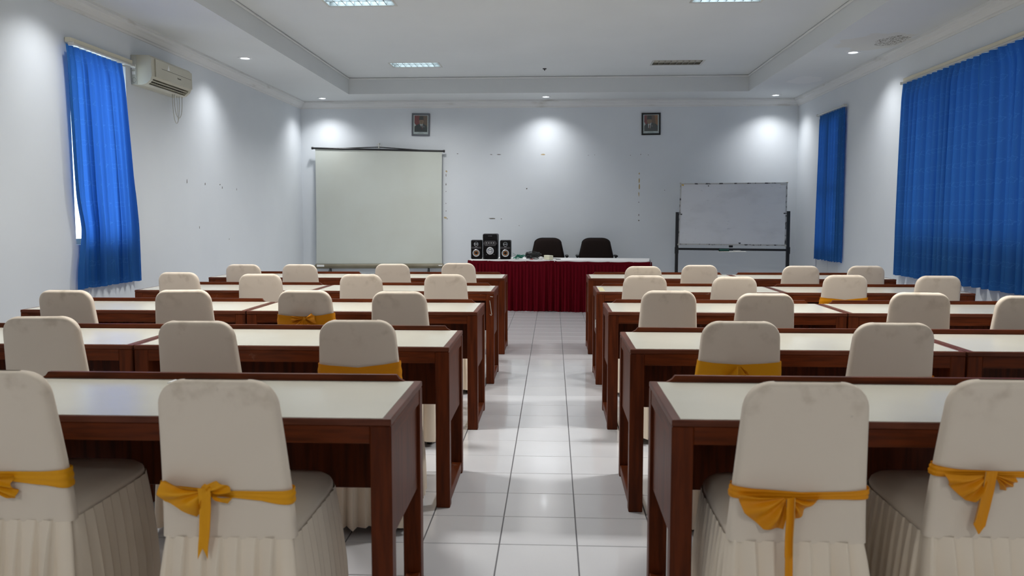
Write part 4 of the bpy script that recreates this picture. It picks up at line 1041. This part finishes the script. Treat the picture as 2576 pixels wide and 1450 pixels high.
for xx in (c0[0]+.25, c1[0]-.25):
    q = MB(); q.tube([(xx,-.22,-.58),(xx,-.10,-.10),(xx,-.02,c0[2]-.03)], .012, 8); q.tube([(xx,.08,-.58),(xx,.03,c0[2]-.03)], .012, 8); q.build('stand_leg', M['black_metal'], t, smooth=True, angle=40)

# ------------------------------------------------------------------ portraits
def portrait(corners, label, fm, right):
    (x0, z1), (x1, z0) = W(corners[0], corners[1]), W(corners[2], corners[3])
    w, h = x1-x0, z1-z0
    t = thing('framed_portrait', label, 'picture', ((x0+x1)/2, YB, (z0+z1)/2)); t.rotation_euler = (0, math.radians(1.2 if not right else -.6), 0)
    f = MB(); fw = .026; a, c = w/2, h/2; y0, y1 = -.026, -.002
    f.cbox(-a, a, y0, y1, c-fw, c, .004); f.cbox(-a, a, y0, y1, -c, -c+fw, .004); f.cbox(-a, -a+fw, y0, y1, -c+fw, c-fw, .004); f.cbox(a-fw, a, y0, y1, -c+fw, c-fw, .004)
    f.build('frame', fm, t)
    b = MB(); iw, ih = w-2*fw, h-2*fw
    def P(u, v, k): return (-iw/2 + u*iw, -.010 - .0005*k, -ih/2 + v*ih)
    def shape(pts, k, m): b.poly([P(u, v, k) for u, v in pts], m)
    def ell(cu, cv, ru, rv, k, m, n=20): shape([(cu+ru*math.cos(2*PI*i/n), cv+rv*math.sin(2*PI*i/n)) for i in range(n)], k, m)
    shape([(0,0),(1,0),(1,1),(0,1)], 0, 0); shape([(.07,.12),(.93,.12),(.93,.97),(.07,.97)], 1, 1)
    if not right:
        shape([(.07,.40),(.18,.46),(.07,.58)], 2, 4); shape([(.07,.97),(.07,.58),(.16,.49),(.40,.50),(.42,.97)], 2, 2)
        hx, k_ = .53, 1.0
    else:
        shape([(.07,.97),(.07,.62),(.14,.50),(.26,.47),(.22,.97)], 2, 2); shape([(.07,.62),(.16,.49),(.07,.40)], 2, 4); shape([(.72,.97),(.93,.97),(.93,.40),(.80,.52)], 2, 10)
        hx, k_ = .40, 1.0
    shape([(.08,.12),(.93,.12),(.93,.36),(.86,.46),(hx+.13,.55),(hx-.12,.55),(.20,.47),(.10,.38)] if not right else [(.09,.12),(.93,.12),(.93,.40),(.80,.50),(hx+.16,.58),(hx-.10,.52),(.14,.46),(.10,.36)], 3, 3)
    shape([(hx-.12,.55),(hx-.02,.52),(hx+.10,.56),(hx+.08,.28)] if not right else [(hx-.09,.52),(hx,.50),(hx+.13,.58),(hx+.05,.27),(hx-.07,.29)], 4, 4)
    shape([(hx,.47),(hx+.06,.47),(hx+.085,.26),(hx+.055,.22),(hx+.02,.28)] if not right else [(hx-.01,.47),(hx+.05,.47),(hx+.03,.27),(hx,.24),(hx-.04,.28)], 5, 5)
    ell(hx, .66, .135, .150, 4, 6); ell(hx-.14, .66, .018, .035, 4, 6); ell(hx+.14, .66, .018, .035, 4, 6)
    shape([(hx-.05,.50),(hx+.06,.50),(hx+.07,.58),(hx-.06,.58)], 4, 6)
    ell(hx-.055, .685, .030, .012, 6, 9); ell(hx+.055, .685, .030, .012, 6, 9); shape([(hx-.012,.67),(hx+.012,.67),(hx+.022,.625),(hx-.022,.625)], 6, 9); ell(hx, .585, .045, .010, 6, 9)
    shape([(hx-.155,.745),(hx+.150,.745),(hx+.140,.90),(hx+.07,.945),(hx-.08,.945),(hx-.135,.89)], 7, 7)
    shape([(hx+.17,.36),(hx+.19,.37),(hx+.17,.43),(hx+.155,.42)], 5, 4)
    for v, u0, u1 in ((.083,.36,.62),(.045,.28,.70)): shape([(u0,v-.007),(u1,v-.007),(u1,v+.007),(u0,v+.007)], 1, 8)
    b.build('portrait_print', PR, t)
    g = MB(); g.box(-iw/2, iw/2, -.0165, -.0155, -ih/2, ih/2); g.build('picture_glass', M['glass'], t)
    k = MB(); k.box(-a+.004, a-.004, -.006, -.001, -c+.004, c-.004); k.build('backing_board', M['frame_black'], t)
portrait((1036,286,1082,342), 'grey-framed portrait of a person in black cap and dark suit above the screen', M['frame_grey'], False)
portrait((1614,284.5,1661,340), 'black-framed portrait of an older person in black cap near the whiteboard', M['frame_black'], True)

# ------------------------------------------------------------------ whiteboard on its stand
YW = 13.25; wo = Vector((2.79, YW, 0))
def B_(px, py, y=YW): x, z = W(px, py, y); return Vector((x - wo.x, y - wo.y, z))
t = thing('whiteboard', 'whiteboard in a worn metal edge on a black wheeled stand', 'whiteboard', wo)
c = [B_(1712,462,YW+.03), B_(1980.5,459.5,YW+.03), B_(1976,618.5,YW-.03), B_(1706.5,615.5,YW-.03)]
nrm = Vector((0,-1,-.07)).normalized()
b = MB(); b.prism(c[::-1], lambda p: p - nrm*.010, lambda p: p + nrm*.004); b.build('board_panel', M['whiteboard'], t)
for i in range(4):
    q = MB(); p0, p1 = c[i], c[(i+1)%4]; dirv = (p1-p0).normalized(); s = .5
    inn = nrm.cross(dirv).normalized(); cen = sum(c, Vector())/4
    if (cen-(p0+p1)/2).dot(inn) < 0: inn = -inn
    w_ = .016
    poly = [(-w_*.2, -.014), (w_, -.014), (w_, .009), (-w_*.2, .009)]
    q.prism(poly, lambda k_: p0 + inn*k_[0] + nrm*k_[1], lambda k_: p1 + inn*k_[0] + nrm*k_[1]); q.build('edge_strip', M['worn_alu'], t)
    q = MB(); m_ = p0 + nrm*-.002; q.cbox(m_.x-.013, m_.x+.013, m_.y-.014, m_.y+.014, m_.z-.013, m_.z+.013, .005); q.build('corner_cap', M['ac_grey'], t)
q = MB(); a = c[0] + nrm*.005; q.prism([(.005,-.005),(.055,-.008),(.045,-.040),(.010,-.022)], lambda p: (a.x+p[0], a.y+p[1]*.064-.0005, a.z+p[1]), lambda p: (a.x+p[0], a.y+p[1]*.064-.002, a.z+p[1])); q.build('tape_piece', M['yellow'], t, label='torn orange tape corner')
q = MB(); a = c[1] + nrm*.006; q.cbox(a.x-.105, a.x-.010, a.y-.004, a.y, a.z-.040, a.z-.006, .001); q.build('clip_plate', M['alu'], t)
q = MB(); a = B_(1860,612,YW-.028) + nrm*.006; q.prism([(-.022,.006),(.022,.006),(.004,-.014)], lambda p: (a.x+p[0], a.y-.002, a.z+p[1]), lambda p: (a.x+p[0], a.y-.006, a.z+p[1])); q.build('magnet', M['black_plastic'], t)
q = MB(); a = B_(1782,468,YW+.026) + nrm*.006; q.lathe([(.001,-.004),(.008,-.003),(.008,.002)], tuple(a), 'y', 12); q.build('magnet', M['black_plastic'], t)
zc = B_(1700,630)[2]
for (pt, pb) in (((1703.7,534),(1701,690)), ((1983.5,531.5),(1980,690))):
    p = B_(*pt); q2 = B_(*pb); k = p.z/(p.z-q2.z); ft = p + (q2-p)*k; hw = .023
    q = MB(); vs = lambda ce: [(ce.x-hw,ce.y-hw),(ce.x+hw,ce.y-hw),(ce.x+hw,ce.y+hw),(ce.x-hw,ce.y+hw)]
    ft.z = .075
    q.add([(x,y,ft.z) for x,y in vs(ft)] + [(x,y,p.z) for x,y in vs(p)], [(0,3,2,1),(4,5,6,7),(0,1,5,4),(1,2,6,5),(2,3,7,6),(3,0,4,7)])
    post = q.build('post', M['black_metal'], t)
    q = MB(); q.cbox(ft.x-.028, ft.x+.028, ft.y-.028, ft.y+.028, zc-.055, zc+.055, .006); q.build('clamp_collar', M['black_metal'], post)
    q = MB(); q.cbox(ft.x-.022, ft.x+.022, ft.y-.28, ft.y+.28, .055, .095, .006); fb_ = q.build('foot_bar', M['black_metal'], t)
    for dy in (-.24, .24):
        q = MB(); q.lathe([(.001,-.012),(.026,-.012),(.028,-.006),(.028,.006),(.026,.012),(.001,.012)], (ft.x, ft.y+dy, .0282), 'x', 14); q.build('caster', M['black_rubber'], fb_, smooth=True, angle=40)
    sgn = 1 if ft.x < 0 else -1
    q = MB(); q.tube([(p.x+sgn*.02, p.y, p.z-.035), (p.x+sgn*.075, p.y, p.z-.035)], .010, 8); q.build('pivot_bolt', M['black_metal'], t, smooth=True, angle=40)
e0, e1 = B_(1704,626.5), B_(1983,629.5)
q = MB(); q.prism([(-.020,-.017),(.020,-.017),(.020,.017),(-.020,.017)], lambda p: (e0.x, p[0], e0.z+p[1]), lambda p: (e1.x, p[0], e1.z+p[1])); q.build('crossbar', M['black_metal'], t)
a = B_(1838,632); q = MB(); q.cbox(a.x-.205, a.x+.225, -.095, -.022, a.z-.012, a.z-.004, .002); q.build('pen_tray', M['alu'], t)
a = B_(1838.5,621); q = MB(); q.cbox(a.x-.030, a.x+.026, -.030, .012, a.z-.012, a.z+.032, .004); q.build('board_clip', M['black_plastic'], t)
ap = B_(1821,625); b = MB(); b.cbox(-.078,.078,-.026,.026,0,.040,.008)
tz = B_(1838,632).z - .004
e = b.build('whiteboard_eraser', M['eraser'], loc=(wo.x+ap.x-.01, YW-.060, tz + .001), smooth=True, angle=30); tag(e, 'dark green felt eraser on the whiteboard tray', 'eraser')
q = MB(); q.cbox(-.076,.076,-.024,.024,-.0008,.010,.003); q.build('felt_pad', M['black_rubber'], e)
tm_ = thing('marker_pen', 'pale marker pen lying on the whiteboard tray', 'marker', (wo.x+B_(1852,626).x, YW-.058, tz + .0095), 0)
q = MB(); q.tube([(-.058,0,0),(.030,0,0)], .0085, 12); q.build('barrel', M['white_plastic'], tm_, smooth=True, angle=40)
q = MB(); q.tube([(.030,0,0),(.058,0,0)], .0090, 12); q.build('pen_cap', M['door_paint'], tm_, smooth=True, angle=40)
